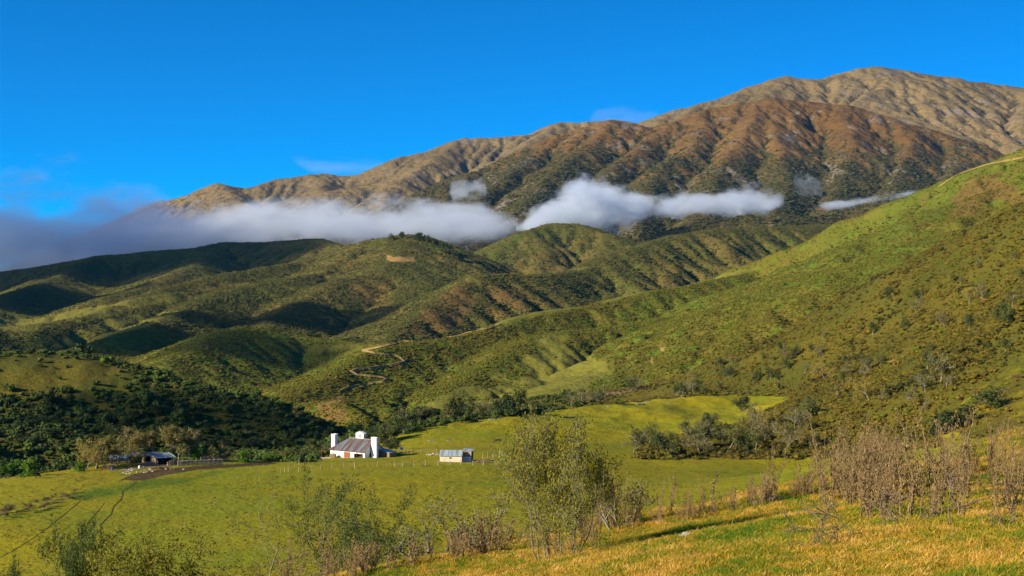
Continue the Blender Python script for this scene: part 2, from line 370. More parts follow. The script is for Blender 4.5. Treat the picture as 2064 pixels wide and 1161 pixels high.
def mat_mountain(name, hi, mid, low, veg):
    t = NT(name)
    big = t.noise(.0016, 5); fine = t.noise(.02, 5, .65); spots = t.noise(.055, 3, .6)
    c = t.mix(t.ramp(big, .35, .65), hi, mid)
    c = t.mix(t.ramp(fine, .40, .75, 0, .6), c, tuple(v*.62 for v in mid))
    v = t.math('ADD', t.attr('veg'), t.math('MULTIPLY', t.math('SUBTRACT', fine, .5), 1.9))
    c = t.mix(t.ramp(v, .36, .62, 0, 1), c, t.mix(t.ramp(spots, .4, .62), veg, low))
    dots = t.math('MULTIPLY', t.ramp(spots, .56, .62), t.ramp(t.math('ADD', t.attr('veg'), t.noise(.006, 3)), .55, .95))
    c = t.mix(dots, c, tuple(v*.75 for v in veg))
    rock = t.math('MULTIPLY', t.ramp(t.noise(.010, 7, .75), .56, .62), .75)
    c = t.mix(rock, c, (.19, .16, .13))
    n = t.bump(t.noise(.006, 8, .62), 40, 1.0); n = t.bump(t.noise(.035, 5, .7), 9, .8, n); n = t.bump(t.math('ADD', spots, dots), 5, .6, n)
    return t.done(c, n)
M = {}
M['mountain_far'] = mat_mountain('dry_mountain_grass', (.205, .148, .062), (.155, .112, .044), (.11, .085, .040), (.085, .072, .036))
M['mountain_mid'] = mat_mountain('scrubby_mountain', (.165, .098, .028), (.130, .072, .019), (.085, .062, .020), (.060, .055, .018))

def mat_hill(name, base, dry, green, grass):
    t = NT(name)
    a = t.noise(.006, 4); b = t.noise(.05, 4, .6); f = t.noise(.35, 3, .6)
    c = t.mix(t.ramp(a, .38, .62), base, dry)
    c = t.mix(t.ramp(b, .5, .66, 0, .8), c, green)
    c = t.mix(t.ramp(f, .45, .7, 0, .55), c, tuple(v*.45 for v in base))
    g = t.math('ADD', t.attr('grass'), t.math('MULTIPLY', t.math('SUBTRACT', b, .5), .8))
    c = t.mix(t.ramp(g, .35, .62), c, t.mix(t.ramp(b, .3, .7), grass, tuple(v*.8 for v in grass)))
    c = t.mix(t.ramp(t.attr('brown'), .2, .8, 0, .85), c, t.mix(t.ramp(f, .3, .7), (.16, .085, .026), (.11, .075, .022)))
    c = t.mix(t.ramp(t.attr('tan'), .35, .65), c, t.mix(t.ramp(f, .3, .7), (.34, .21, .065), (.24, .15, .045)))
    n = t.bump(t.noise(.03, 5, .6), 5, .7); n = t.bump(t.noise(.3, 3, .6), 1.6, .8, n)
    return t.done(c, n)
M['hill'] = mat_hill('scrub_hillside', (.090, .092, .018), (.125, .095, .024), (.070, .105, .015), (.15, .14, .022))
M['hill_green'] = mat_hill('green_scrub_hillside', (.095, .115, .012), (.130, .110, .014), (.085, .150, .010), (.155, .150, .02))

def mat_meadow():
    t = NT('pasture_grass')
    a = t.noise(.022, 4, .5); b = t.noise(.12, 5, .62); f = t.noise(1.3, 4, .65); s = t.noise(.35, 3, .5, stretch=(1, .35, 1))
    c = t.mix(t.ramp(a, .35, .66), (.245, .215, .004), (.175, .195, .005))
    c = t.mix(t.ramp(b, .42, .7, 0, .5), c, (.265, .205, .008))
    c = t.mix(t.ramp(s, .52, .72, 0, .6), c, (.12, .115, .004))
    g = t.math('ADD', t.attr('green'), t.math('MULTIPLY', t.math('SUBTRACT', b, .5), .9))
    c = t.mix(t.ramp(g, .35, .8, 0, .85), c, (.065, .125, .006))
    c = t.mix(t.ramp(f, .54, .74, 0, .55), c, (.07, .07, .006))
    sp = t.voro(.42); c = t.mix(t.math('MULTIPLY', t.ramp(sp, .10, .17, 1, 0), t.ramp(b, .45, .6)), c, (.05, .045, .008))
    br = t.math('ADD', t.attr('brush'), t.math('MULTIPLY', t.math('SUBTRACT', b, .5), .5))
    bc = t.mix(t.ramp(t.noise(.03, 3), .35, .65), (.125, .100, .009), (.080, .088, .008)); bc = t.mix(t.ramp(f, .42, .6, 0, .8), bc, (.050, .045, .008))
    c = t.mix(t.ramp(br, .4, .6), c, bc)
    d = t.math('ADD', t.attr('dirt'), t.math('MULTIPLY', t.math('SUBTRACT', b, .5), .35))
    c = t.mix(t.ramp(d, .4, .6), c, t.mix(t.ramp(f, .35, .7), (.080, .054, .016), (.048, .034, .009)))
    p = t.math('ADD', t.attr('pale'), t.math('MULTIPLY', t.math('SUBTRACT', f, .5), .8))
    c = t.mix(t.ramp(p, .4, .65, 0, .9), c, (.21, .135, .07))
    n = t.bump(t.noise(.5, 5, .65), .8, .8); n = t.bump(t.noise(3.0, 3, .6), .12, .8, n)
    return t.done(c, n)
M['meadow'] = mat_meadow()
def mat_fore():
    t = NT('trampled_autumn_grass')
    a = t.noise(.5, 4, .6); b = t.noise(3, 4, .6); f = t.noise(22, 4, .6)
    c = t.mix(t.ramp(a, .38, .62), (.34, .20, .025), (.16, .17, .012))
    c = t.mix(t.ramp(b, .45, .65, 0, .7), c, (.12, .14, .01))
    c = t.mix(t.ramp(f, .45, .7, 0, .75), c, (.05, .045, .012))
    n = t.bump(b, .12, .8); n = t.bump(f, .03, .9, n)
    return t.done(c, n)
M['fore'] = mat_fore()

def mat_leaf(name, stops, inst=True, trans=.25, attrname=None):
    """foliage coloured by a per-plant value; each leaf lets some light through"""
    t = NT(name, .7, .2)
    v = t.attr('tone', True) if inst else (t.attr(attrname) if attrname else t.rand())
    v = t.math('ADD', v, t.math('MULTIPLY', t.math('SUBTRACT', t.noise(1.7, 2), .5), .35))
    c = t.cramp(v, stops); t.put(t.b.inputs['Base Color'], c)
    tr = t.n.new('ShaderNodeBsdfTranslucent'); t.put(tr.inputs['Color'], c)
    mx = t.n.new('ShaderNodeMixShader'); mx.inputs[0].default_value = trans
    t.link(t.b.outputs[0], mx.inputs[1]); t.link(tr.outputs[0], mx.inputs[2]); t.link(mx.outputs[0], t.out.inputs[0])
    return t.m
M['shrub'] = mat_leaf('scrub_foliage', [(0, (.045, .060, .015)), (.35, (.100, .105, .024)), (.6, (.150, .130, .030)), (.8, (.100, .165, .018)), (1, (.20, .135, .05))], trans=.12)
M['shrub_warm'] = mat_leaf('olive_scrub_foliage', [(0, (.045, .062, .009)), (.3, (.110, .110, .012)), (.6, (.180, .140, .014)), (.8, (.115, .185, .009)), (1, (.25, .155, .035))], trans=.15)
M['shrub_dark'] = mat_leaf('dark_forest_foliage', [(0, (.022, .040, .008)), (.5, (.050, .075, .010)), (.85, (.080, .125, .012)), (1, (.13, .12, .03))], trans=.12)
M['shrub_olive'] = mat_leaf('brown_olive_scrub_foliage', [(0, (.034, .038, .007)), (.3, (.095, .078, .008)), (.6, (.170, .122, .010)), (.85, (.095, .145, .009)), (1, (.26, .15, .04))], trans=.15)
# ------------------------------------------------------------------ plants: meshes
def rand_unit(n, r):
    v = r.normal(size=(n, 3)); return v/np.linalg.norm(v, axis=1, keepdims=True)
def leaf_quads(c, size, r, up=0.3, aspect=.55, droop=None):
    """n pointed leaves at positions c; returns verts, faces"""
    n = len(c); size = np.broadcast_to(size, (n,))[:, None]
    d = rand_unit(n, r)+np.array([0, 0, up]); 
    if droop is not None: d = d*.6+droop
    d /= np.linalg.norm(d, axis=1, keepdims=True)
    s = np.cross(d, rand_unit(n, r)); s /= np.linalg.norm(s, axis=1, keepdims=True)+1e-9
    v = np.stack([c-d*size*.5, c+s*size*aspect*.5, c+d*size*.5, c-s*size*aspect*.5], 1).reshape(-1, 3)
    return v, np.arange(4*n).reshape(n, 4)
def lumpy(seed, nlobe, nleaf, leaf, flat=.75, core=True):
    """a shrub: lobes of small leaf-sized faces round an uneven core, unit radius"""
    r = np.random.default_rng(seed); V = []; F = []; o = 0
    cs = rand_unit(nlobe, r)*r.uniform(.25, .6, (nlobe, 1)); cs[:, 2] = np.abs(cs[:, 2])*flat+.28
    rs = r.uniform(.30, .52, nlobe)
    if core:
        for c, q in zip(cs, rs):
            bm = bmesh.new(); bmesh.ops.create_icosphere(bm, subdivisions=1, radius=1)
            p = np.array([v.co for v in bm.verts]); p = p*(q*.82)*r.uniform(.75, 1.2, (len(p), 1))*[1, 1, .85]+c
            f = [[v.index for v in fa.verts] for fa in bm.faces]; bm.free()
            f = np.array(f); V.append(p); F.append(np.concatenate([f, f[:, :1]], 1)+o); o += len(p)
    k = r.integers(0, nlobe, nleaf); d = rand_unit(nleaf, r); d[:, 2] = np.abs(d[:, 2])*.9-.15
    p = cs[k]+d*rs[k][:, None]*r.uniform(.8, 1.25, (nleaf, 1)); p[:, 2] = np.maximum(p[:, 2], .02)
    v, f = leaf_quads(p, r.uniform(.7, 1.3, nleaf)*leaf, r); V.append(v); F.append(f+o)
    return np.concatenate(V), np.concatenate(F)
def quad_mesh(name, V, F, mat=None, mi=None):
    """faces with a repeated last index become triangles"""
    me = bpy.data.meshes.new(name)
    tri = F[:, 3] == F[:, 0]
    tot = np.where(tri, 3, 4).astype(np.int32); start = np.concatenate([[0], np.cumsum(tot)[:-1]]).astype(np.int32)
    keep = np.ones(F.shape, bool); keep[tri, 3] = False
    idx = F[keep].astype(np.int32)
    me.vertices.add(len(V)); me.vertices.foreach_set('co', np.asarray(V, np.float32).ravel())
    me.loops.add(len(idx)); me.loops.foreach_set('vertex_index', idx)
    me.polygons.add(len(F)); me.polygons.foreach_set('loop_start', start); me.polygons.foreach_set('loop_total', tot)
    if mi is not None: me.polygons.foreach_set('material_index', np.asarray(mi, np.int32))
    me.update(calc_edges=True)
    for m in ([mat] if mat is not None and not isinstance(mat, (list, tuple)) else (mat or [])): me.materials.append(m)
    return me

def scatter_tree(srcs):
    ng = bpy.data.node_groups.new('scatter', 'GeometryNodeTree')
    ng.interface.new_socket('Geometry', in_out='INPUT', socket_type='NodeSocketGeometry')
    ng.interface.new_socket('Geometry', in_out='OUTPUT', socket_type='NodeSocketGeometry')
    N, L = ng.nodes, ng.links
    gi = N.new('NodeGroupInput'); go = N.new('NodeGroupOutput')
    m2p = N.new('GeometryNodeMeshToPoints'); L.new(gi.outputs[0], m2p.inputs['Mesh'])
    iop = N.new('GeometryNodeInstanceOnPoints'); L.new(m2p.outputs[0], iop.inputs['Points'])
    g2i = N.new('GeometryNodeGeometryToInstance')
    for s in srcs:
        oi = N.new('GeometryNodeObjectInfo'); oi.inputs['Object'].default_value = s; oi.inputs['As Instance'].default_value = True
        L.new(oi.outputs['Geometry'], g2i.inputs[0])
    L.new(g2i.outputs[0], iop.inputs['Instance']); iop.inputs['Pick Instance'].default_value = True
    def na(name, ty):
        n = N.new('GeometryNodeInputNamedAttribute'); n.data_type = ty; n.inputs[0].default_value = name; return n.outputs[0]
    L.new(na('pick', 'INT'), iop.inputs['Instance Index'])
    L.new(na('rot', 'FLOAT_VECTOR'), iop.inputs['Rotation']); L.new(na('scl', 'FLOAT_VECTOR'), iop.inputs['Scale'])
    L.new(iop.outputs[0], go.inputs[0])
    return ng
def scatter(name, pts, scl, tone, srcs, label=None, cat=None, r=rng, tilt=0.12):
    n = len(pts); me = bpy.data.meshes.new(name)
    me.vertices.add(n); me.vertices.foreach_set('co', np.asarray(pts, np.float32).ravel())
    rot = np.stack([r.normal(0, tilt, n), r.normal(0, tilt, n), r.uniform(0, 6.283, n)], 1)
    a = me.attributes.new('rot', 'FLOAT_VECTOR', 'POINT'); a.data.foreach_set('vector', rot.astype(np.float32).ravel())
    a = me.attributes.new('scl', 'FLOAT_VECTOR', 'POINT'); a.data.foreach_set('vector', np.asarray(scl, np.float32).ravel())
    a = me.attributes.new('pick', 'INT', 'POINT'); a.data.foreach_set('value', r.integers(0, len(srcs), n).astype(np.int32))
    a = me.attributes.new('tone', 'FLOAT', 'POINT'); a.data.foreach_set('value', np.asarray(tone, np.float32))
    me.update()
    o = bpy.data.objects.new(name, me); col.objects.link(o)
    md = o.modifiers.new('scatter', 'NODES'); md.node_group = scatter_tree(srcs)
    o['kind'] = 'stuff'; tag(o, label, cat); return o
def protos(prefix, mat, spec, n=4):
    out = []
    for i in range(n):
        V, F = lumpy(900+i+len(prefix)*7, *spec); me = quad_mesh(prefix, V, F, mat)
        out.append(bpy.data.objects.new(prefix, me))
    return out
def sow(g, n, prob, r, hidden=.12, y0=None, y1=None, margin=.004, u0=-.42, u1=.42):
    """random points on sheet g, even in view angle and in log distance, mostly where the place can be seen"""
    ly = r.uniform(math.log(y0 or g.y0*1.02), math.log(y1 or g.y1*.98), n); y = np.exp(ly); u = r.uniform(u0, u1, n); x = u*y
    z = look(g, x, y); vis = look(g, x, y, g.vis)
    p = prob(x, y, z, CX+FPX*u, CY-FPX*z/y)
    k = (r.random(n) < p)&((vis < margin)|(r.random(n) < hidden))
    return np.stack([x[k], y[k], z[k]], 1)
# ------------------------------------------------------------------ what grows where (kept on the ground as attributes)
def seg_dist(px, py, pts):
    best = np.full(px.shape, 1e9)
    for (x0, y0), (x1, y1) in zip(pts[:-1], pts[1:]):
        dx, dy = x1-x0, y1-y0; t = np.clip(((px-x0)*dx+(py-y0)*dy)/(dx*dx+dy*dy+1e-9), 0, 1)
        best = np.minimum(best, (px-x0-t*dx)**2+(py-y0-t*dy)**2)
    return np.sqrt(best)
def inside(px, py, pts):
    c = np.zeros(px.shape, bool); n = len(pts)
    for i in range(n):
        x0, y0 = pts[i]; x1, y1 = pts[(i+1) % n]
        if y0 == y1: continue
        c ^= ((y0 > py) != (y1 > py))&(px < (x1-x0)*(py-y0)/(y1-y0)+x0)
    return c
def area(px, py, pts, soft=6):
    d = seg_dist(px, py, list(pts)+[pts[0]]); s = np.where(inside(px, py, pts), d, -d)
    return sstep(-soft, soft, s)
def strip(px, py, pts, w, soft=3):
    return 1-sstep(w-soft, w+soft, seg_dist(px, py, pts))
def warped(g, a=5, l=.03):
    return g.px+a*fbm(g.px*l, g.py*l*1.5, 2, 801), g.py+a*.5*fbm(g.px*l+40, g.py*l*1.5, 2, 802)

def veg_back(g):
    base = sstep(330, 430, g.py)*.25+sstep(-.3, 1.6, g.lap)*.55
    return np.clip(base+.10, 0, 1)
def veg_mid(g):
    px, py = g.px, g.py
    b = sstep(220, 390, py+34*fbm(px/90, py/60, 3, 811))*.70+sstep(.0, 1.5, g.lap)*.5-sstep(0, -1.5, g.lap)*0.15
    b = b+area(px, py, [(1480,330),(1700,290),(1760,420),(1500,440)], 40)*.12+area(px, py, [(860,380),(1050,320),(1170,300),(1180,420),(900,460)], 30)*.2
    b = b-area(px, py, [(1500,200),(1700,215),(1900,300),(1600,330),(1450,300)], 40)*.12
    return np.clip(b+.06, 0, 1)
# slightly roomy pixel outlines traced from the photograph; they become patches lying on the hills
def grass_hills(g):
    px, py = warped(g)
    m = strip(px, py, [(0,655),(60,652),(120,640),(200,625),(330,600),(345,606)], 9)*.9
    m = np.maximum(m, area(px, py, [(-50,652),(90,650),(190,630),(330,590),(360,600),(220,640),(60,668),(-50,668)], 8)*.9)
    m = np.maximum(m, area(px, py, [(180,650),(300,630),(365,625),(370,640),(300,660),(150,700),(100,700)], 7)*.8)
    m = np.maximum(m, strip(px, py, [(940,560),(962,570),(968,585),(955,605),(935,622)], 6)*.8)
    m = np.maximum(m, strip(px, py, [(1160,543),(1200,536)], 3)*.6)
    m = np.maximum(m, strip(px, py, [(300,600),(420,582),(560,560),(700,540)], 4)*.5)
    return np.clip(m+.38*sstep(.3, 2.0, -g.lap), 0, 1)
def brown_hills(g):
    px, py = warped(g, 9)
    m = area(px, py, [(945,562),(900,590),(800,672),(860,680),(930,660),(960,610)], 12)
    m = np.maximum(m, area(px, py, [(1000,570),(1060,590),(1100,610),(1040,630),(960,650),(985,600)], 14)*.7)
    m = np.maximum(m, area(px, py, [(700,560),(790,560),(800,620),(760,640),(690,600)], 25)*.6)
    m = np.maximum(m, area(px, py, [(250,540),(420,560),(500,600),(420,600),(330,590)], 20)*.4)
    return m
def tan_hills(g):
    px, py = warped(g, 6, .09)
    return area(px, py, [(778,524),(782,516),(835,518),(838,526),(800,529),(785,527)], 3.5)*.85
def grass_green(g):
    px, py = warped(g, 6)
    m = area(px, py, [(985,662),(1000,646),(1060,630),(1110,618),(1180,612),(1185,618),(1110,632),(1050,645),(1020,660)], 4)
    m = np.maximum(m, area(px, py, [(1215,610),(1240,594),(1290,580),(1380,570),(1440,556),(1490,544),(1530,540),(1530,546),(1450,562),(1380,576),(1290,590),(1240,606)], 3))
    m = np.maximum(m, strip(px, py, [(900,676),(960,664),(990,660)], 3))
    m = np.maximum(m, area(px, py, [(850,820),(910,785),(980,765),(1060,720),(1075,690),(1110,675),(1150,678),(1130,695),(1170,710),(1200,722),(1240,735),(1235,755),(1190,770),(1200,800),(1100,830),(900,835)], 12)*.95)
    for q in [[(960,770),(1000,765),(1010,775),(970,785)], [(1020,745),(1060,735),(1060,760),(1025,765)], [(900,800),(990,800),(990,808),(910,810)], [(1060,690),(1100,700),(1090,715),(1065,712)]]:
        m = m-area(px, py, q, 6)*.9
    m = np.maximum(m, area(px, py, [(300,755),(420,730),(620,740),(760,720),(700,700),(560,700),(400,710)], 25)*.25)
    m = np.maximum(m, area(px, py, [(640,690),(760,690),(800,696),(700,712),(600,716)], 8)*.6)
    m = np.maximum(m, strip(px, py, [(1750,440),(1850,405),(2064,310)], 10)*.35)
    m = np.maximum(m, area(px, py, [(0,690),(120,700),(250,680),(180,720),(0,730)], 15)*.4)
    return np.clip(m+.32*sstep(.3, 2.2, -g.lap), 0, 1)
def brown_green(g):
    px, py = warped(g, 12, .02)
    m = area(px, py, [(1850,400),(2064,310),(2150,400),(2000,440),(1850,470)], 25)*.7*sstep(.35, .6, .5+fbm(px/80, py/50, 2, 821))
    m = np.maximum(m, area(px, py, [(1500,560),(1560,545),(1640,560),(1560,600)], 25)*.3)
    m = np.maximum(m, area(px, py, [(640,805),(700,800),(700,850),(650,850)], 8)*.8)
    return m
def tan_green(g):
    px, py = warped(g, 3, .08)
    m = area(px, py, [(1310,720),(1316,715),(1318,734),(1312,736)], 2)*.6
    for x, y in ((1335,703),(683,803),(652,862)): m = np.maximum(m, area(px, py, [(x-3,y-3),(x+5,y-4),(x+4,y+7),(x-2,y+6)], 2))
    return m
CREST = [(0,985),(60,970),(100,957),(160,945),(200,938),(260,929),(330,925),(450,926),(520,928),(590,929),(640,918),(700,905),(770,885),(850,862),(920,850),(1000,842),(1100,828),(1200,816),(1300,806),(1400,797),(1480,792)]
def brush_near(g):
    px, py = warped(g, 8); cy = np.interp(px, [q[0] for q in CREST], [q[1] for q in CREST])
    k = np.where(px < 640, g.Y > 395, (g.Y > 415)&(py < cy+2))
    k = np.where((px < 740)&(g.Y > 415), True, k)
    m = (k&(px < 1480)&(py < cy+14)&(g.Y > 340)).astype(float)
    m = np.maximum(m, area(px, py, [(1400,792),(1475,796),(1560,800),(1600,800),(1500,850),(1380,880),(1300,900),(1270,925),(1660,925),(1900,900),(1880,860),(1960,800),(2064,720),(2500,600),(2500,100),(1300,100),(1160,806)], 9))
    knoll = area(px, py, [(-80,712),(150,716),(210,728),(235,738),(260,790),(150,800),(60,790),(-80,800)], 16)*.75+area(px, py, [(-80,790),(40,790),(60,830),(60,870),(-80,880)], 10)*.5+area(px, py, [(330,830),(440,850),(420,880),(300,860)], 20)*.3
    m = np.where(px < 700, m-knoll*.5*sstep(440, 470, g.Y), m)
    m = np.maximum(m, area(px, py, [(0,1010),(60,1000),(140,995),(150,1008),(60,1035),(0,1060)], 14)*.45)
    m = np.where((px > 130)&(px < 600)&(g.Y < 436), 0, m)
    m = m-area(px, py, [(1870,850),(1990,770),(2100,690),(2100,880),(1980,900)], 10)*.36
    m = np.maximum(m, area(px, py, [(1870,850),(1960,790),(2064,700),(2300,560),(2300,900),(1980,900)], 10)*.58*(g.Y > 200))
    return np.clip(m, 0, 1)
def dirt_near(g):
    px, py = warped(g, 2.5, .08)
    m = area(px, py, [(240,968),(270,955),(330,945),(400,939),(480,935),(540,930),(560,935),(460,943),(400,947),(330,958),(290,968)], 2.5)
    return m*(g.Y < 450)
def pale_near(g):
    px, py = warped(g, 4, .08)
    m = area(px, py, [(235,965),(280,952),(360,945),(380,952),(300,966),(250,972)], 5)*.45
    m = np.maximum(m, area(px, py, [(60,1020),(120,1004),(150,995),(150,1000),(90,1030)], 4)*.5)
    m = np.maximum(m, area(px, py, [(190,948),(330,930),(370,930),(360,940),(250,952)], 4)*.6)
    m = np.maximum(m, area(px, py, [(1165,808),(1200,795),(1280,775),(1350,764),(1362,768),(1300,782),(1210,802)], 3)*1.2)
    return m
def green_near(g):
    px, py = warped(g, 14, .015)
    m = area(px, py, [(120,995),(260,970),(420,950),(500,945),(330,985),(180,1010)], 10)*.7
    m = np.maximum(m, area(px, py, [(880,960),(1100,945),(1150,990),(900,1010)], 25)*.5)
    m = np.maximum(m, area(px, py, [(1250,930),(1650,925),(1700,1000),(1250,1000)], 60)*.5)
    m = np.maximum(m, area(px, py, [(-80,700),(230,700),(280,800),(60,880),(-80,880)], 10)*.42*(g.Y > 440))
    m = np.maximum(m, area(px, py, [(1870,850),(1990,770),(2100,600),(2300,600),(2300,900),(1980,900)], 10)*.4)
    m = np.maximum(m, area(px, py, [(700,1050),(1000,1040),(1000,1120),(700,1130)], 30)*.4)
    return m

g_back = grid('mountain', h_back, 4300, 8200, 1000, 520, mats=[M['mountain_far']], masks={'veg': veg_back})
g_mid = grid('mountain', h_mid, 2700, 5600, 1000, 560, mats=[M['mountain_mid']], masks={'veg': veg_mid})
g_hills = grid('hills', h_hills, 1200, 3300, 1000, 640, mats=[M['hill']], masks={'grass': grass_hills, 'brown': brown_hills, 'tan': tan_hills})
g_green = grid('hills', h_green, 620, 1750, 1000, 640, mats=[M['hill_green']], masks={'grass': grass_green, 'brown': brown_green, 'tan': tan_green})
g_near = grid('meadow', h_near, 120, 950, 1000, 640, u0=-.5, u1=.5, mats=[M['meadow']], masks={'brush': brush_near, 'dirt': dirt_near, 'green': green_near, 'pale': pale_near})
g_fore = grid('foreground_slope', h_fore, 1.5, 165, 1100, 520, u0=-1.5, u1=1.5, mats=[M['fore']])
me = bpy.data.meshes.new('valley_ground'); S = 40000
me.from_pydata([(-S, -S, -125), (S, -S, -125), (S, S, -125), (-S, S, -125)], [], [(0, 1, 2, 3)])
vg = link_mesh('valley_ground', me, [M['hill']]); vg['kind'] = 'structure'

# ------------------------------------------------------------------ scrub and woods that nobody could count
P_small = protos('scrub_bush', M['shrub'], (5, 70, .34)); P_warm = protos('olive_bush', M['shrub_warm'], (6, 170, .22)); P_olive = protos('brown_olive_bush', M['shrub_olive'], (6, 150, .22)); P_dark = protos('dark_bush', M['shrub_dark'], (6, 130, .26))
def size3(n, lo, hi, r, h=1.0):
    s = r.uniform(lo, hi, n)**1.0; return np.stack([s, s*r.uniform(.85, 1.15, n), s*h*r.uniform(.8, 1.2, n)], 1)
r1 = np.random.default_rng(21)
pt = sow(g_mid, 150000, lambda x, y, z, px, py: np.clip(look(g_mid, x, y, g_mid.m['veg'])*1.15-.26+.5*fbm(x/60, y/60, 2, 851), 0, 1)*.8, r1, .03, margin=.002)
scatter('mountain_scrub', pt, size3(len(pt), 2.5, 6, r1, .75), r1.normal(.30, .2, len(pt)), P_small, r=r1)
def pr_hills(x, y, z, px, py):
    g = look(g_hills, x, y, g_hills.m['grass']); b = look(g_hills, x, y, g_hills.m['brown']); t = look(g_hills, x, y, g_hills.m['tan'])
    return np.clip(.95-g*1.1-b*.72-t*3+.75*fbm(x/60, y/60, 3, 853), 0, 1)
pt = sow(g_hills, 400000, pr_hills, r1, .05, margin=.003)
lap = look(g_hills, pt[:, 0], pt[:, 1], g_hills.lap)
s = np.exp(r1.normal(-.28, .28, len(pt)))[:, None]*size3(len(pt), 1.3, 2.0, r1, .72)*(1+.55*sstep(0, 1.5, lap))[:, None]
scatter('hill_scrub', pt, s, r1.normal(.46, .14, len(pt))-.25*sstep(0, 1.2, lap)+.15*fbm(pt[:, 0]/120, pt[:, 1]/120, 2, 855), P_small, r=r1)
ROAD = [(550+a/4.128, 640+b/4.128) for a, b in [(1430,155),(1180,175),(1040,215),(870,260),(750,280),(850,308),(1010,322),(1060,345),(1100,378),(980,405),(800,430),(700,440),(655,458),(700,485),(850,500),(960,518),(900,545),(750,570),(640,585)]]
def pr_green(x, y, z, px, py):
    g = look(g_green, x, y, g_green.m['grass']); b = look(g_green, x, y, g_green.m['brown']); t = look(g_green, x, y, g_green.m['tan'])
    rd = seg_dist(px, py+2, ROAD)
    return (rd > 4)*np.clip(.95-g*1.25-b*.6-t*3+.75*fbm(x/42, y/42, 3, 857), 0, 1)*(y > 640)
pt = sow(g_green, 330000, pr_green, r1, .06, margin=.005)
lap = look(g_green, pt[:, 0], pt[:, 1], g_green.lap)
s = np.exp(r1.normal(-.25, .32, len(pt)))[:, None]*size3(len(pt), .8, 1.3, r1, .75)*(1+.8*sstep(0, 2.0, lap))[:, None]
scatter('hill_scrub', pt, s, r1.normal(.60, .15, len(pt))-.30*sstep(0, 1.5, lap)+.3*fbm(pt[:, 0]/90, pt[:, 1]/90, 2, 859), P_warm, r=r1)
def open_grass(x, y, z):
    px = CX+FPX*x/y; py = CY-FPX*z/y
    return np.maximum(area(px, py, [(1870,850),(1990,770),(2100,690),(2300,560),(2300,900),(1980,900)], 12), area(px, py, [(-80,712),(150,716),(210,728),(235,738),(260,790),(150,800),(60,790),(-80,800)], 14)*(y > 440))
def br(x, y): return look(g_near, x, y, g_near.m['brush'])
pt = sow(g_near, 190000, lambda x, y, z, px, py: (br(x, y) > .5+.35*(rng.random(len(x))-.5))*(px > 1150)*(1-.93*open_grass(x, y, z))*np.clip(.8+1.0*fbm(x/22, y/22, 3, 861), 0, 1)*(y > 300), r1, .1, margin=.01, y0=300, u0=-.5, u1=.5)
lap = look(g_near, pt[:, 0], pt[:, 1], g_near.lap)
s = np.exp(r1.normal(-.42, .42, len(pt)))[:, None]*size3(len(pt), .8, 1.2, r1, .85)*(1+.5*sstep(0, 2, lap)+.5*sstep(.1, .6, fbm(pt[:, 0]/35, pt[:, 1]/35, 2, 877)))[:, None]
scatter('slope_scrub', pt, s, r1.normal(.44, .20, len(pt))+.45*fbm(pt[:, 0]/40, pt[:, 1]/40, 3, 863), P_olive, r=r1)
pt = sow(g_near, 60000, lambda x, y, z, px, py: np.where(br(x, y) > .5, 1, (br(x, y) > .15)*.13)*(px < 1180)*(1-.9*open_grass(x, y, z))*np.clip(.8+.7*fbm(x/20, y/20, 2, 865), 0, 1)*(y > 395), r1, .15, margin=.02, y0=390, u0=-.5)
s = np.exp(r1.normal(.3, .4, len(pt)))[:, None]*size3(len(pt), .8, 1.2, r1, .95)
scatter('dark_scrub', pt, s, r1.normal(.5, .25, len(pt))+.25*fbm(pt[:, 0]/50, pt[:, 1]/50, 2, 879), P_dark, r=r1)
pt = sow(g_near, 26000, lambda x, y, z, px, py: (br(x, y) < .3)*(look(g_near, x, y, g_near.m['dirt']) < .3)*np.clip(.35+1.3*fbm(x/25, y/25, 3, 881), .03, 1), r1, .1, margin=.01, y0=190, y1=700, u0=-.5)
scatter('pasture_tussock', pt, size3(len(pt), .10, .32, r1, .45), r1.normal(.30, .2, len(pt)), P_olive, r=r1)
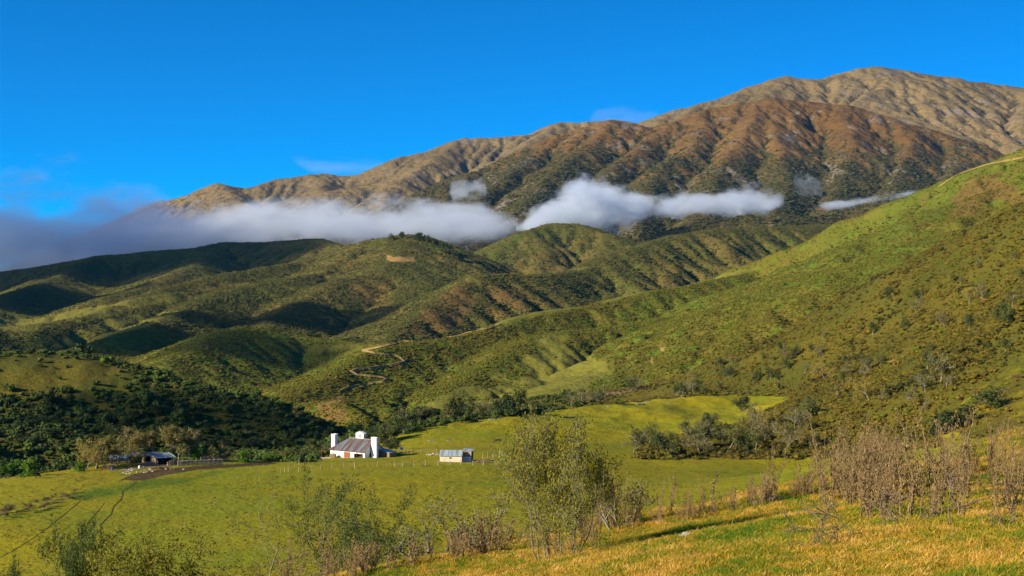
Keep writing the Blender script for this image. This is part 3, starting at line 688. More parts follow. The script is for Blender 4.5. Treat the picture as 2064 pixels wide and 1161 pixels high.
# ------------------------------------------------------------------ clouds: real volumes of mist lying along the mountain
def hull(name, st, ny=14):
    """closed lumpy tube through stations (x, yc, zc, ry, rz)"""
    bm = bmesh.new(); rings = []
    for (x, yc, zc, ry, rz) in st:
        rings.append([bm.verts.new((x, yc+ry*math.cos(a), zc+rz*math.sin(a))) for a in [2*math.pi*k/ny for k in range(ny)]])
    for a, b in zip(rings[:-1], rings[1:]):
        for k in range(ny): bm.faces.new((a[k], a[(k+1) % ny], b[(k+1) % ny], b[k]))
    bm.faces.new(rings[0][::-1]); bm.faces.new(rings[-1])
    bmesh.ops.recalc_face_normals(bm, faces=bm.faces)
    me = bpy.data.meshes.new(name); bm.to_mesh(me); bm.free(); return me
def cloud(cols, Y, thick, dens, label, nscale=140, soft=.55, amp=1.7, seed=0, tilt=0.0, alb=(.82, .90, 1.0), group=None, flatn=1.6):
    xs = np.array([(c[0]-CX)/FPX*Y for c in cols]); tops = np.array([(CY-c[1])/FPX*Y for c in cols]); bots = np.array([(CY-c[2])/FPX*Y for c in cols])
    N = 40; xx = np.linspace(xs[0], xs[-1], N); tp = np.interp(xx, xs, tops); bt = np.interp(xx, xs, bots)
    x0, x1 = xs[0], xs[-1]; zm = (tp+bt)/2; hh = np.maximum((tp-bt)/2, 3)
    L = x1-x0; e = np.clip(np.minimum((xx-x0), (x1-xx))/(.08*L)+.15, .15, 1)
    mx = 1.6
    st = [(x, Y+tilt*(x-x0), z, thick/2*mx*float(np.sqrt(k)), h*mx) for x, z, h, k in zip(xx, zm, hh, e)]
    me = hull('cloud', st)
    t = NT('cloud_mist'); N_, L_ = t.n, t.t.links
    N_.remove(t.b); pv = N_.new('ShaderNodeVolumePrincipled'); pv.inputs['Color'].default_value = (*alb, 1); pv.inputs['Anisotropy'].default_value = .15
    L_.new(pv.outputs[0], t.out.inputs['Volume'])
    sx = N_.new('ShaderNodeSeparateXYZ'); L_.new(t.co, sx.inputs[0])
    tt = t.math('DIVIDE', t.math('SUBTRACT', sx.outputs[0], float(x0)), float(L))
    def curve(vals, lo, hi):
        n = N_.new('ShaderNodeFloatCurve'); c = n.mapping.curves[0]; M_ = 24; idx = np.linspace(0, N-1, M_)
        v = np.interp(idx, np.arange(N), (vals-lo)/(hi-lo))
        c.points[0].location = (0, v[0]); c.points[-1].location = (1, v[-1])
        for i in range(1, M_-1): c.points.new(i/(M_-1), float(v[i]))
        n.mapping.update(); L_.new(tt, n.inputs['Value'])
        return t.ramp2(n.outputs[0], lo, hi)
    t.ramp2 = lambda v, lo, hi: t.math('ADD', t.math('MULTIPLY', v, float(hi-lo)), float(lo))
    zmn = curve(zm, float(zm.min()-1), float(zm.max()+1)); hn = curve(hh, 0.0, float(hh.max()+1))
    a = t.math('DIVIDE', t.math('SUBTRACT', sx.outputs[2], zmn), hn)
    yc = t.math('ADD', t.math('MULTIPLY', t.math('SUBTRACT', sx.outputs[0], float(x0)), tilt), float(Y))
    b = t.math('DIVIDE', t.math('SUBTRACT', sx.outputs[1], yc), thick/2)
    ex = t.math('MULTIPLY', t.ramp(t.math('ABSOLUTE', t.math('SUBTRACT', tt, .5)), .40, .5), 0.8)
    q = t.math('ADD', t.math('SQRT', t.math('ADD', t.math('MULTIPLY', a, a), t.math('MULTIPLY', b, b))), ex)
    n = t.noise(1.0/nscale, 6, .66, stretch=(1, 1, flatn))
    n.node.noise_dimensions = '4D'; n.node.inputs['W'].default_value = seed*3.7
    f = t.math('ADD', t.math('SUBTRACT', 1.0, q), t.math('MULTIPLY', t.math('SUBTRACT', n, .5), amp*1.5))
    d = t.math('MULTIPLY', t.ramp(f, 0.0, soft), dens)
    L_.new(d, pv.inputs['Density'])
    o = link_mesh('cloud', me, [t.m]); tag(o, label, 'cloud', group); return o
CLOUDS = 1
if CLOUDS:
    cloud([(-420,368,700),(-200,368,700),(0,368,680),(120,368,650),(250,374,620),(330,402,570),(450,414,530),(560,412,505),(640,405,500),(760,408,498),(850,408,498),(950,410,498),(1010,412,495),(1070,415,485),(1110,420,470)],
          3330, 520, .011, 'long grey cloud bank lying over the far left hills', nscale=190, seed=1, soft=.9, amp=2.5, flatn=2.4)
    cloud([(1040,448,470),(1080,425,470),(1120,395,452),(1170,366,448),(1210,366,455),(1260,385,458),(1310,398,450),(1350,400,440),(1385,372,410)],
          2900, 300, .020, 'bright white puffy cloud drifting above the shrubby dome in the centre', nscale=85, amp=4.2, seed=2, soft=.8)
    cloud([(1335,412,430),(1375,398,432),(1430,398,435),(1470,378,430),(1500,375,428),(1540,390,430),(1585,402,418)],
          3050, 240, .017, 'smaller white cloud right of the big puffy one, against the brown mountain', nscale=70, amp=4.4, seed=3, soft=.8)
    cloud([(1650,405,424),(1700,402,422),(1760,398,416),(1810,388,408),(1855,382,398)],
          3150, 160, .016, 'thin slanting wisp of cloud close to the green slope on the right', nscale=45, amp=3.5, seed=4, soft=.8)
    cloud([(1600,350,385),(1630,352,392),(1660,368,392)], 3150, 70, .004, 'tiny faint scrap of mist above the thin slanting wisp', nscale=40, seed=5, amp=4)
    cloud([(905,365,405),(945,360,400),(985,368,405)], 3300, 120, .006, 'faint scrap of mist above the right end of the cloud bank', nscale=60, seed=6, amp=4)
    # thin ice cloud high in the sky
    cloud([(600,328,346),(700,330,346),(800,334,344)], 30000, 4000, .00012, 'faint white streak of high cloud above the far left ridge', nscale=700, seed=8, flatn=5)
    cloud([(1185,225,246),(1225,222,244),(1330,232,248)], 30000, 3000, .00012, 'faint white wisp of high cloud behind the saddle of the ridge', nscale=700, seed=9, flatn=4)
def shade_cloud(T, h, rx, ry, rz, dens, seed, label):  # unseen cloud placed up-sun so that its shadow falls on T
    r = np.random.default_rng(seed); c = Vector(T)+sdir*(h/sdir.z)
    bm = bmesh.new(); bmesh.ops.create_icosphere(bm, subdivisions=4, radius=1)
    for v in bm.verts:
        p = np.array(v.co); n = float(fbm(np.array([p[0]*1.3+seed*3]), np.array([p[1]*1.3+p[2]]), 3, seed+900)[0])
        v.co = Vector((p[0]*rx, p[1]*ry, p[2]*rz))*(1+.45*n)
    me = bpy.data.meshes.new('cloud'); bm.to_mesh(me); bm.free()
    t = NT('shade_cloud_body'); t.n.remove(t.b); pv = t.n.new('ShaderNodeVolumePrincipled'); pv.inputs['Density'].default_value = dens
    pv.inputs['Color'].default_value = (.97, .98, 1, 1); t.link(pv.outputs[0], t.out.inputs['Volume'])
    o = link_mesh('cloud', me, [t.m], loc=c); tag(o, label, 'cloud'); return o
def Tg(g, px, py): return tuple(hit(g, px, py))
shade_cloud(Tg(g_hills, 250, 525), 520, 560, 330, 90, .008, 1, 'large low unseen cloud off to the left that shades the farthest wooded hills')
shade_cloud(Tg(g_hills, 60, 600), 300, 190, 200, 60, .014, 2, 'low unseen cloud off to the left that shades the leftmost wooded slope')
shade_cloud(Tg(g_green, 330, 690), 240, 150, 130, 50, .016, 3, 'small low unseen cloud off to the left that shades the valley below the grassy spur')
shade_cloud(Tg(g_hills, 640, 645), 330, 120, 70, 45, .016, 4, 'small low unseen cloud off to the left that shades the foot of the round hill')
shade_cloud(Tg(g_near, 430, 845), 110, 55, 34, 18, .02, 5, 'ragged low unseen cloud off to the left that shades the dark knoll')
shade_cloud(Tg(g_green, 500, 700), 240, 60, 60, 30, .016, 6, 'little low unseen cloud off to the left that shades the small front hill')

#HZ
HAZE = 1.1e-5
if HAZE:
    bm = bmesh.new(); bmesh.ops.create_cube(bm, size=1)
    for v in bm.verts: v.co = Vector((v.co.x*8400, 4150+v.co.y*8700, 545+v.co.z*1345))
    me = bpy.data.meshes.new('haze'); bm.to_mesh(me); bm.free()
    t = NT('haze_air'); t.n.remove(t.b); pv = t.n.new('ShaderNodeVolumePrincipled'); pv.inputs['Density'].default_value = HAZE
    pv.inputs['Color'].default_value = (.12, .45, 1, 1); pv.inputs['Anisotropy'].default_value = 0.0
    t.link(pv.outputs[0], t.out.inputs['Volume'])
    o = link_mesh('haze', me, [t.m]); o['kind'] = 'stuff'

shade_cloud(((150-CX)/FPX*3300, 3300, 120), 430, 420, 380, 110, .0042, 7, 'long low unseen cloud off to the left, added to shade the left end of the cloud bank')  # added out of view to darken the left end of the bank
# ------------------------------------------------------------------ buildings, fences, yard things
def box(bm, x0, x1, y0, y1, z0, z1, top=None):
    v = [bm.verts.new(p) for p in ((x0,y0,z0),(x1,y0,z0),(x1,y1,z0),(x0,y1,z0),(x0,y0,z1),(x1,y0,z1),(x1,y1,z1),(x0,y1,z1))]
    for f in ((3,2,1,0),(4,5,6,7),(0,1,5,4),(1,2,6,5),(2,3,7,6),(3,0,4,7)): bm.faces.new([v[i] for i in f])
    return v
def prism(bm, prof, axis, a, b):
    """extrude a 2-d profile: axis 'x' gives profile (y, z), axis 'y' gives profile (x, z)"""
    mk = (lambda p, t: (t, p[0], p[1])) if axis == 'x' else (lambda p, t: (p[0], t, p[1]))
    A = [bm.verts.new(mk(p, a)) for p in prof]; B = [bm.verts.new(mk(p, b)) for p in prof]
    n = len(prof)
    bm.faces.new(A); bm.faces.new(B[::-1])
    for i in range(n): bm.faces.new((A[i], B[i], B[(i+1) % n], A[(i+1) % n]))
def slab(bm, pts, th):
    """a thin plate from a flat outline, thickened downwards"""
    n = len(pts); A = [bm.verts.new(p) for p in pts]; B = [bm.verts.new((p[0], p[1], p[2]-th)) for p in pts]
    bm.faces.new(A); bm.faces.new(B[::-1])
    for i in range(n): bm.faces.new((A[i], B[i], B[(i+1) % n], A[(i+1) % n]))
def tube(bm, pts, rad, k=6):
    pts = [Vector(p) for p in pts]; rs = rad if isinstance(rad, (list, tuple)) else [rad]*len(pts); prev = None
    for i, p in enumerate(pts):
        d = (pts[min(i+1, len(pts)-1)]-pts[max(i-1, 0)]).normalized(); q = d.to_track_quat('Z', 'Y')
        ring = [bm.verts.new(p+q@Vector((math.cos(6.2832*j/k)*rs[i], math.sin(6.2832*j/k)*rs[i], 0))) for j in range(k)]
        if prev:
            for j in range(k): bm.faces.new((prev[j], prev[(j+1) % k], ring[(j+1) % k], ring[j]))
        else: bm.faces.new(ring[::-1])
        prev = ring
    bm.faces.new(prev)
def part(name, fn, mat, parent=None, loc=None, bev=0.0, smooth=False):
    bm = bmesh.new(); fn(bm); bmesh.ops.recalc_face_normals(bm, faces=bm.faces)
    if bev: bmesh.ops.bevel(bm, geom=bm.edges[:], offset=bev, segments=1, affect='EDGES')
    me = bpy.data.meshes.new(name); bm.to_mesh(me); bm.free()
    if smooth:
        for p in me.polygons: p.use_smooth = True
    return link_mesh(name, me, [mat], parent, loc)
def thing(name, loc, rz, label, cat, group=None):
    o = bpy.data.objects.new(name, None); col.objects.link(o); o.location = loc; o.rotation_euler = (0, 0, rz); o.empty_display_size = .5
    return tag(o, label, cat, group)
def mat_wall(name, c, dirty, amt=.6):
    t = NT(name, .9); n = t.noise(1.2, 5, .65, stretch=(1, 1, .45)); f = t.noise(9, 3)
    cc = t.mix(t.ramp(n, .5, .75, 0, amt), c, dirty); cc = t.mix(t.ramp(f, .5, .8, 0, .25), cc, dirty)
    return t.done(cc, t.bump(f, .04, .6))
def mat_tin(name, c, rust, amt=.5, axis=0):
    t = NT(name, .5, .4); st = (1.9, .12, .12) if axis == 0 else (.12, 1.9, .12)
    n = t.noise(1.0, 3, .6, stretch=st); m = t.noise(2.5, 4, .6)
    v = t.math('ADD', n, t.math('MULTIPLY', t.math('SUBTRACT', m, .5), .35))
    cc = t.mix(t.ramp(t.noise(.9, 2, stretch=(st[0]*2.2, st[1]*2.2, .2)), .35, .65), c, tuple(v_*.62 for v_ in c))
    cc = t.mix(t.ramp(v, .62-amt*.25, .66-amt*.2, 0, .92), cc, rust)
    w = t.n.new('ShaderNodeTexWave'); w.inputs['Scale'].default_value = 1.3; w.bands_direction = 'X' if axis == 0 else 'Y'; t.link(t.co, w.inputs['Vector'])
    t.b.inputs['Metallic'].default_value = .15
    return t.done(cc, t.bump(w.outputs['Fac'], .06, .7))
M['white'] = mat_wall('white_plaster', (.80, .79, .75), (.50, .45, .36))
M['yellow'] = mat_wall('yellow_ochre_plinth', (.55, .38, .10), (.35, .27, .13))
M['adobe'] = mat_wall('adobe_plaster', (.62, .41, .20), (.42, .27, .14))
M['adobe_dull'] = mat_wall('old_adobe', (.26, .19, .11), (.16, .12, .08))
M['stonewall'] = mat_wall('stone_blocks', (.42, .36, .26), (.18, .16, .13), .9)
M['tin'] = mat_tin('rusty_tin', (.165, .195, .21), (.12, .05, .026), .62)
M['tin_blue'] = mat_tin('pale_blue_tin', (.33, .42, .46), (.25, .13, .07), .1)
M['tin_rust'] = mat_tin('banded_rusty_tin', (.40, .42, .42), (.36, .16, .06), .75)
M['red_door'] = mat_wall('red_brown_boards', (.30, .095, .045), (.20, .07, .04))
def plain(name, c, rough=.85, spec=.15, var=.35):
    t = NT(name, rough, spec); n = t.noise(3.0, 4, .6)
    return t.done(t.mix(t.ramp(n, .35, .7), c, tuple(v*(1-var) for v in c)), t.bump(n, .05, .6))
M['dark'] = plain('shade_and_drum_black', (.02, .018, .016)); M['wood'] = plain('weathered_post_wood', (.40, .31, .20)); M['wood_dark'] = plain('dark_wood', (.10, .06, .04))  # dark is the drum's own black, and shade painted into openings
M['rustwood'] = plain('rusty_brown_wood', (.22, .08, .04)); M['log'] = plain('cut_log_wood', (.52, .37, .24), var=.5); M['firewood'] = plain('stacked_firewood', (.26, .17, .11), var=.6)
M['rock'] = plain('pale_rock', (.50, .47, .42), var=.5); M['rockgrey'] = plain('grey_rock', (.22, .20, .17), var=.4)
M['tarp'] = plain('green_tarpaulin', (.05, .10, .085), .6); M['panel'] = plain('solar_glass', (.03, .06, .14), .2, .5); M['metal'] = plain('grey_metal', (.30, .31, .32), .5, .4)
M['blue'] = plain('blue_plastic', (.04, .12, .45), .5); M['wire'] = plain('fence_wire_steel', (.25, .24, .22), .5)

# --- the white farmhouse
hp = hit(g_near, 666, 923, ymin=330)
HZ = hp.z+.05; phi = R(36)
H = thing('farmhouse', (hp.x, hp.y, HZ), -phi, 'white farmhouse with a rusty striped tin roof and white towers on the pasture crest', 'farmhouse')
L_, W_, EH, RH, OV, HIP = 13.3, 8.0, 2.75, 5.6, .45, 3.8
def gable_wall(bm):
    prism(bm, [(0,-1.5),(W_,-1.5),(W_,EH),(W_/2,RH-.1),(0,EH)], 'x', L_-.35, L_)
part('wall', lambda bm: (box(bm, 0, 5.3, 0, .35, -1.5, EH), box(bm, 7.8, 9.2, 0, .35, -1.5, EH), box(bm, 5.3, 7.8, 0, .35, 2.1, EH), box(bm, 9.2, 13.0-.05, 0, .35, 1.9, EH), box(bm, 12.6, L_-.352, 0, .35, -1.5, 1.9)), M['white'], H)
part('gable_wall', gable_wall, M['white'], H)
part('side_wall', lambda bm: box(bm, 0, .35, .36, W_, -1.5, EH), M['white'], H)
part('back_wall', lambda bm: box(bm, .36, L_-.36, W_-.35, W_, -1.5, EH), M['white'], H)
part('plinth', lambda bm: box(bm, -.04, 5.28, -.06, .1, -1.5, .5), M['yellow'], H)
part('plinth', lambda bm: box(bm, 7.82, 9.18, -.06, .1, -1.5, .5), M['yellow'], H)
part('porch_recess', lambda bm: (box(bm, 9.2, 12.6, 1.6, 1.75, -1, 2.3), box(bm, 9.15, 9.25, .36, 1.6, -1, 2.3), box(bm, 12.55, 12.65, .36, 1.6, -1, 2.3)), M['dark'], H)  # recess walls coloured near-black for the shade inside the porch
d = part('door', lambda bm: box(bm, 5.36, 7.74, .12, .2, -.3, 2.08), M['red_door'], H)
part('door_board', lambda bm: [box(bm, x, x+.05, .09, .13, -.3, 2.05) for x in (5.9, 6.5, 7.1)], M['rustwood'], d)
w = part('window', lambda bm: box(bm, L_, L_+.03, 2.1, 3.05, .9, 2.05), M['dark'], H)
part('window_frame', lambda bm: (box(bm, L_, L_+.06, 2.02, 2.1, .85, 2.1), box(bm, L_, L_+.06, 3.05, 3.13, .85, 2.1), box(bm, L_, L_+.06, 2.1, 3.05, .82, .9)), M['wood_dark'], w)
def roof(bm):
    k = (RH-EH)/(W_/2); ez = EH+.12-OV*k; rz = RH+.12; th = .09
    e0 = (-OV, -OV, ez); e1 = (L_+.35, -OV, ez); r0 = (HIP, W_/2, rz); r1 = (L_+.35, W_/2, rz); b0 = (-OV, W_+OV, ez); b1 = (L_+.35, W_+OV, ez)
    slab(bm, [e0, e1, r1, r0], th); slab(bm, [r0, r1, b1, b0], th); slab(bm, [e0, r0, b0], th)
rf = part('roof', roof, M['tin'], H)
part('ridge_cap', lambda bm: tube(bm, [(HIP, W_/2, RH+.14), (L_+.35, W_/2, RH+.14)], .09), M['metal'], rf)
part('fascia', lambda bm: box(bm, -OV, L_+.35, -OV-.04, -OV, EH-.34, EH-.2), M['wood_dark'], rf)
def tower(x0, x1, y0, y1, zt, slope):
    t = part('tower', lambda bm: box(bm, x0, x1, y0, y1, -1.5, zt), M['white'], H)
    part('tower_rim', lambda bm: (box(bm, x0-.07, x1+.07, y0-.07, y0+.15, zt, zt+.14), box(bm, x0-.07, x1+.07, y1-.15, y1+.07, zt, zt+.14), box(bm, x0-.07, x0+.15, y0+.15, y1-.15, zt, zt+.14), box(bm, x1-.15, x1+.07, y0+.15, y1-.15, zt, zt+.14)), M['white'], t)
tower(-1.55, -.12, 2.0, 3.3, 6.55, 0); tower(L_+.36, L_+2.3, 2.4, 3.3, 6.5, 0)
cu = part('cupola', lambda bm: prism(bm, [(6.0, 4.2), (9.0, 4.2), (9.0, 7.1), (7.5, 7.65), (6.0, 7.1)], 'y', 4.3, 5.4), M['white'], H)
part('cupola_window', lambda bm: box(bm, 6.95, 8.1, 4.25, 4.3, 6.0, 6.85), M['wood'], cu)
part('cupola_roof', lambda bm: (slab(bm, [(5.85,4.15,7.14),(7.5,4.15,7.78),(7.5,5.55,7.78),(5.85,5.55,7.14)], .08), slab(bm, [(7.5,4.15,7.78),(9.15,4.15,7.14),(9.15,5.55,7.14),(7.5,5.55,7.78)], .08)), M['white'], cu)
for x, zt in ((1.5, 1.95), (7.95+2.6, 1.95), (12.4, 1.95)):
    part('porch_post', lambda bm: tube(bm, [(x, -OV+.1, -1.2), (x, -OV+.1, EH-.2)], .09), M['rustwood'], H)
part('water_tank', lambda bm: box(bm, 10.9, 12.2, -.1, .9, -.6, 1.1), M['tarp'], H, bev=.1)
def lw(v): return Matrix.Translation((hp.x, hp.y, HZ))@Matrix.Rotation(-phi, 4, 'Z')@Vector(v)
def gp(v):
    q = lw(v); return ground(g_near, q.x, q.y)
a = gp((13.5, 6.2, 0))
A = thing('adobe_annex', (lw((13.45, 5.6, 0)).x, lw((13.45, 5.6, 0)).y, HZ-.15), -phi, 'low adobe annex with a blue lean-to roof against the right end of the white farmhouse', 'annex')
part('wall', lambda bm: (prism(bm, [(0,-1.5),(4.3,-1.5),(4.3,2.2),(0,2.75)], 'y', 0, .3), box(bm, 0, .3, .3, 3.0, -1.5, 2.7), box(bm, 4.0, 4.3, .3, 3.0, -1.5, 2.15), box(bm, .3, 4.0, 2.7, 3.0, -1.5, 2.2)), M['adobe_dull'], A)
part('roof', lambda bm: slab(bm, [(-.2,-.3,2.93),(4.6,-.3,2.30),(4.6,3.3,2.30),(-.2,3.3,2.93)], .08), M['tin_blue'], A)
part('door', lambda bm: box(bm, 1.6, 2.3, -.05, 0, -.2, 1.75), M['wood'], A)
o = part('clay_oven', lambda bm: box(bm, -.9, .9, -.6, .6, -.6, 1.25), M['adobe_dull'], loc=gp((2.6, -1.7, 0)), bev=.22)
tag(o, 'squat tan clay oven standing in front of the farmhouse left of the red door', 'oven')
o = part('stone_terrace_wall', lambda bm: [box(bm, -4.9+i*.82, -4.9+i*.82+.80, -.25+.05*(i % 2), .25+.04*(i % 3), -.9, .42+.07*((i*5) % 3)) for i in range(10)], M['stonewall'], loc=gp((-.5, -2.9, 0)), bev=.05)
o.rotation_euler[2] = -R(6); tag(o, 'rough stone retaining wall below the left half of the farmhouse', 'stone wall')
o = part('stone_step', lambda bm: [box(bm, i*1.1, i*1.1+1.08, -.4, .4, -.5, .12+.03*(i % 2)) for i in range(5)], M['stonewall'], loc=gp((6.4, -1.7, 0)), bev=.04)
o.rotation_euler[2] = -R(14); tag(o, 'long low stone step in front of the red farmhouse door', 'step')
def px_at(px, py, g=None, ymin=330): return hit(g or g_near, px, py, ymin=ymin)
p = px_at(648, 925)
C_ = thing('wooden_cross', p, 0, 'rusty brown wooden cross on a tall pole left of the white farmhouse', 'cross')
part('pole', lambda bm: tube(bm, [(0, 0, -.3), (.02, 0, 3.3)], .08), M['rustwood'], C_); part('crossbar', lambda bm: box(bm, -.9, .9, -.06, .06, 2.25, 2.42), M['rustwood'], C_)
p = px_at(809, 917)
S_ = thing('solar_panel', p, 0, 'small blue solar panel tilted on a pole right of the farmhouse annex', 'solar panel')
part('pole', lambda bm: tube(bm, [(0, 0, -.3), (0, 0, 1.7)], .05), M['metal'], S_)
part('panel', lambda bm: slab(bm, [(-.5,-.45,1.65),(.5,-.45,1.65),(.5,.35,2.3),(-.5,.35,2.3)], .05), M['panel'], S_)

# --- tin-roofed stone shed and tin outhouse
p = px_at(886.5, 930.5)
SH = thing('stone_shed', (p.x, p.y, p.z), -R(5), 'small whitewashed stone shed with a pale blue tin roof, right of the white farmhouse', 'shed')
M['whitestone'] = mat_wall('whitewashed_stone', (.60, .52, .38), (.33, .25, .16), .8)
part('wall', lambda bm: (box(bm, 0, 6.0, 0, .3, -1, 1.7), box(bm, 0, .3, .3, 3.4, -1, 1.7), box(bm, 5.7, 6.0, .3, 3.4, -1, 1.7), box(bm, .3, 5.7, 3.1, 3.4, -1, 1.7), prism(bm, [(0,1.7),(3.4,1.7),(1.9,2.85)], 'x', 0, .28), prism(bm, [(0,1.7),(3.4,1.7),(1.9,2.85)], 'x', 5.72, 6.0)), M['whitestone'], SH)
part('roof', lambda bm: (slab(bm, [(-.15,-.3,1.62),(6.15,-.3,1.62),(6.15,1.9,3.0),(-.15,1.9,3.0)], .07), slab(bm, [(-.15,1.9,3.0),(6.15,1.9,3.0),(6.15,3.7,1.62),(-.15,3.7,1.62)], .07)), M['tin_blue'], SH)
part('window', lambda bm: box(bm, 2.65, 3.25, -.04, 0, .85, 1.2), M['dark'], SH)
p = px_at(931.5, 929.5)
OU = thing('tin_outhouse', p, -R(14), 'patched rusty tin outhouse with a lean-to roof beside the blue-roofed stone shed', 'outhouse')
part('wall', lambda bm: (box(bm, 0, 2.6, 0, .08, -.6, 1.25), box(bm, 0, .08, .08, 2.0, -.6, 2.9), box(bm, .08, 2.52, 1.92, 2.0, -.6, 2.7)), M['white'], OU)
part('tin_sheet', lambda bm: box(bm, -.02, 2.62, -.04, .06, 1.25, 2.75), M['tin_rust'], OU)
part('side_panel', lambda bm: box(bm, 2.52, 2.6, .08, 1.92, -.6, 2.6), M['wood_dark'], OU)
part('roof', lambda bm: slab(bm, [(-.1,-.25,2.83),(2.9,-.25,2.80),(2.9,2.2,3.15),(-.1,2.2,3.35)], .07), M['tin_blue'], OU)

def pile(name, px, py, n, sx, sy, sz, mat, label, cat, kind='log', seed=1, ymin=330):
    r = random.Random(seed); p = px_at(px, py, ymin=ymin)
    def f(bm):
        for i in range(n):
            x = r.uniform(-sx, sx); y = r.uniform(-sy, sy); z = r.uniform(0, sz)*(1-abs(x)/sx*.7)
            if kind == 'log':
                a = r.uniform(-.4, .4); l = r.uniform(.4, .9); tube(bm, [(x-l*math.cos(a), y-l*math.sin(a), z-.1), (x+l*math.cos(a), y+l*math.sin(a), z+r.uniform(-.1, .25))], r.uniform(.05, .1), 5)
            else:
                s = r.uniform(.12, .32); q = bmesh.ops.create_icosphere(bm, subdivisions=1, radius=s, matrix=Matrix.Translation((x, y, z)))
                for v in q['verts']: v.co += Vector((r.uniform(-1, 1), r.uniform(-1, 1), r.uniform(-1, 1)))*s*.25
    o = part(name, f, mat, loc=p); tag(o, label, cat); return o
pile('firewood_pile', 971, 932, 46, 1.7, .7, .75, M['firewood'], 'heap of cut brown firewood on the grass right of the tin outhouse', 'firewood')
pile('rock_pile', 872, 917, 44, 1.7, .6, .35, M['rock'], 'long low heap of pale rocks behind the blue-roofed stone shed', 'rock pile', 'rock', 3)
o = part('tarpaulin_heap', lambda bm: [bmesh.ops.create_icosphere(bm, subdivisions=2, radius=s, matrix=Matrix.Translation((x, y, z))) for x, y, z, s in ((0,0,.25,.6),(.6,.1,.35,.65),(-.5,.1,.1,.4),(1.0,-.1,.1,.4))], M['tarp'], loc=px_at(1012, 931), smooth=True)
tag(o, 'dark green tarpaulin heap on the grass right of the firewood', 'tarpaulin')

# --- wire fence along the pasture
Z1 = 4.3
posts = [(602,951),(627,948.5),(645.5,947),(668,945.5),(693,943.5),(715.5,943),(742,942),(760,941),(778.5,940.5),(796,940),(812,940),(834,939.5),(857.5,939),(882.5,938),(907.5,938),(928.5,937),(953,938),(974,938),(997.5,938.5),(1018.5,938.5),(1043,938.5),(1066,939),(1090,939)]
rear = [(565,955),(573,952),(581.5,951),(594,941),(603,937),(616,931),(626,927),(637,925)]
def fence(name, pts, label, seed, h=(1.15, 1.6), wires=(.45, .8, 1.1), rad=.085, ymin=330, cat='fence'):
    r = random.Random(seed); W = [px_at(x, y, ymin=ymin) for x, y in pts]
    F = thing(name, W[0], 0, label, cat)
    for p in W:
        hh = r.uniform(*h); q = p-W[0]; lx = r.uniform(-.12, .12); k = r.uniform(.7, 1.5)
        part('post', lambda bm: tube(bm, [(0, 0, -.4), (lx*.4, 0, hh*.5), (lx, 0, hh)], [rad*k*1.1, rad*k, rad*k*.8], 5), M['wood'], F, q)
    for z in wires:
        part('wire', lambda bm: tube(bm, [tuple((p-W[0])+Vector((0, 0, z))) for p in W], .012, 3), M['wire'], F)
    return F
fence('wire_fence', posts, 'long wire fence with pale wooden posts across the pasture below the farmhouse', 1)
fence('wire_fence', rear, 'short fence of crooked posts climbing to the left corner of the farmhouse', 2)
fence('wire_fence', [(973,926),(983,924),(993,923),(1006,924),(1008,921),(1012,921),(1026,924),(1040,925)], 'tall uneven fence posts behind the firewood heap', 3, h=(1.5, 2.6))
fence('wire_fence', [(815,914),(822,913.5),(829,914),(838,913),(848,913),(880,913)], 'thin dark fence posts beside the solar panel', 4, h=(.9, 1.3), rad=.05)
# --- log corral
def log_fence(a, b, n_post, n_rail, h, label, seed, gap=1.0):
    r = random.Random(seed); A = px_at(*a); B = px_at(*b); F = thing('log_fence', A, 0, label, 'corral fence'); D = B-A
    for i in range(n_post):
        t = i/(n_post-1); q = A+D*t; g_ = ground(g_near, q.x, q.y)-A; x = h*r.uniform(1.0, 1.25)
        part('post', lambda bm: tube(bm, [(0, 0, -.3), (r.uniform(-.05, .05), 0, x)], .09, 5), M['log'], F, g_)
    for j in range(n_rail):
        z = (j+.6)/n_rail*h
        for i in range(n_post-1):
            t0 = i/(n_post-1); t1 = (i+1)/(n_post-1); q0 = A+D*t0; q1 = A+D*t1
            q0 = ground(g_near, q0.x, q0.y)-A+Vector((-.1, -.1, z+r.uniform(-.07, .07))); q1 = ground(g_near, q1.x, q1.y)-A+Vector((.1, -.1, z+r.uniform(-.07, .07)))
            part('rail', lambda bm: tube(bm, [q0, (q0+q1)/2+Vector((0, 0, r.uniform(-.06, .06))), q1], [.13, .12, .10], 5), M['log'], F)
    return F
log_fence((358.5, 939.8), (449, 936.5), 11, 5, 1.45, 'nearer log fence of the corral, of stacked brown logs beside the bare earth', 11)
log_fence((405, 930.5), (456, 930), 8, 4, 1.3, 'farther log fence of the corral, behind the stacked brown logs', 12)
log_fence((287, 939.5), (318, 937.5), 5, 3, 1.0, 'light wooden rail fence in front of the tan adobe shed', 13)
log_fence((338, 939), (358, 934), 6, 2, 1.1, 'short rail fence between the tan adobe shed and the log corral', 14)

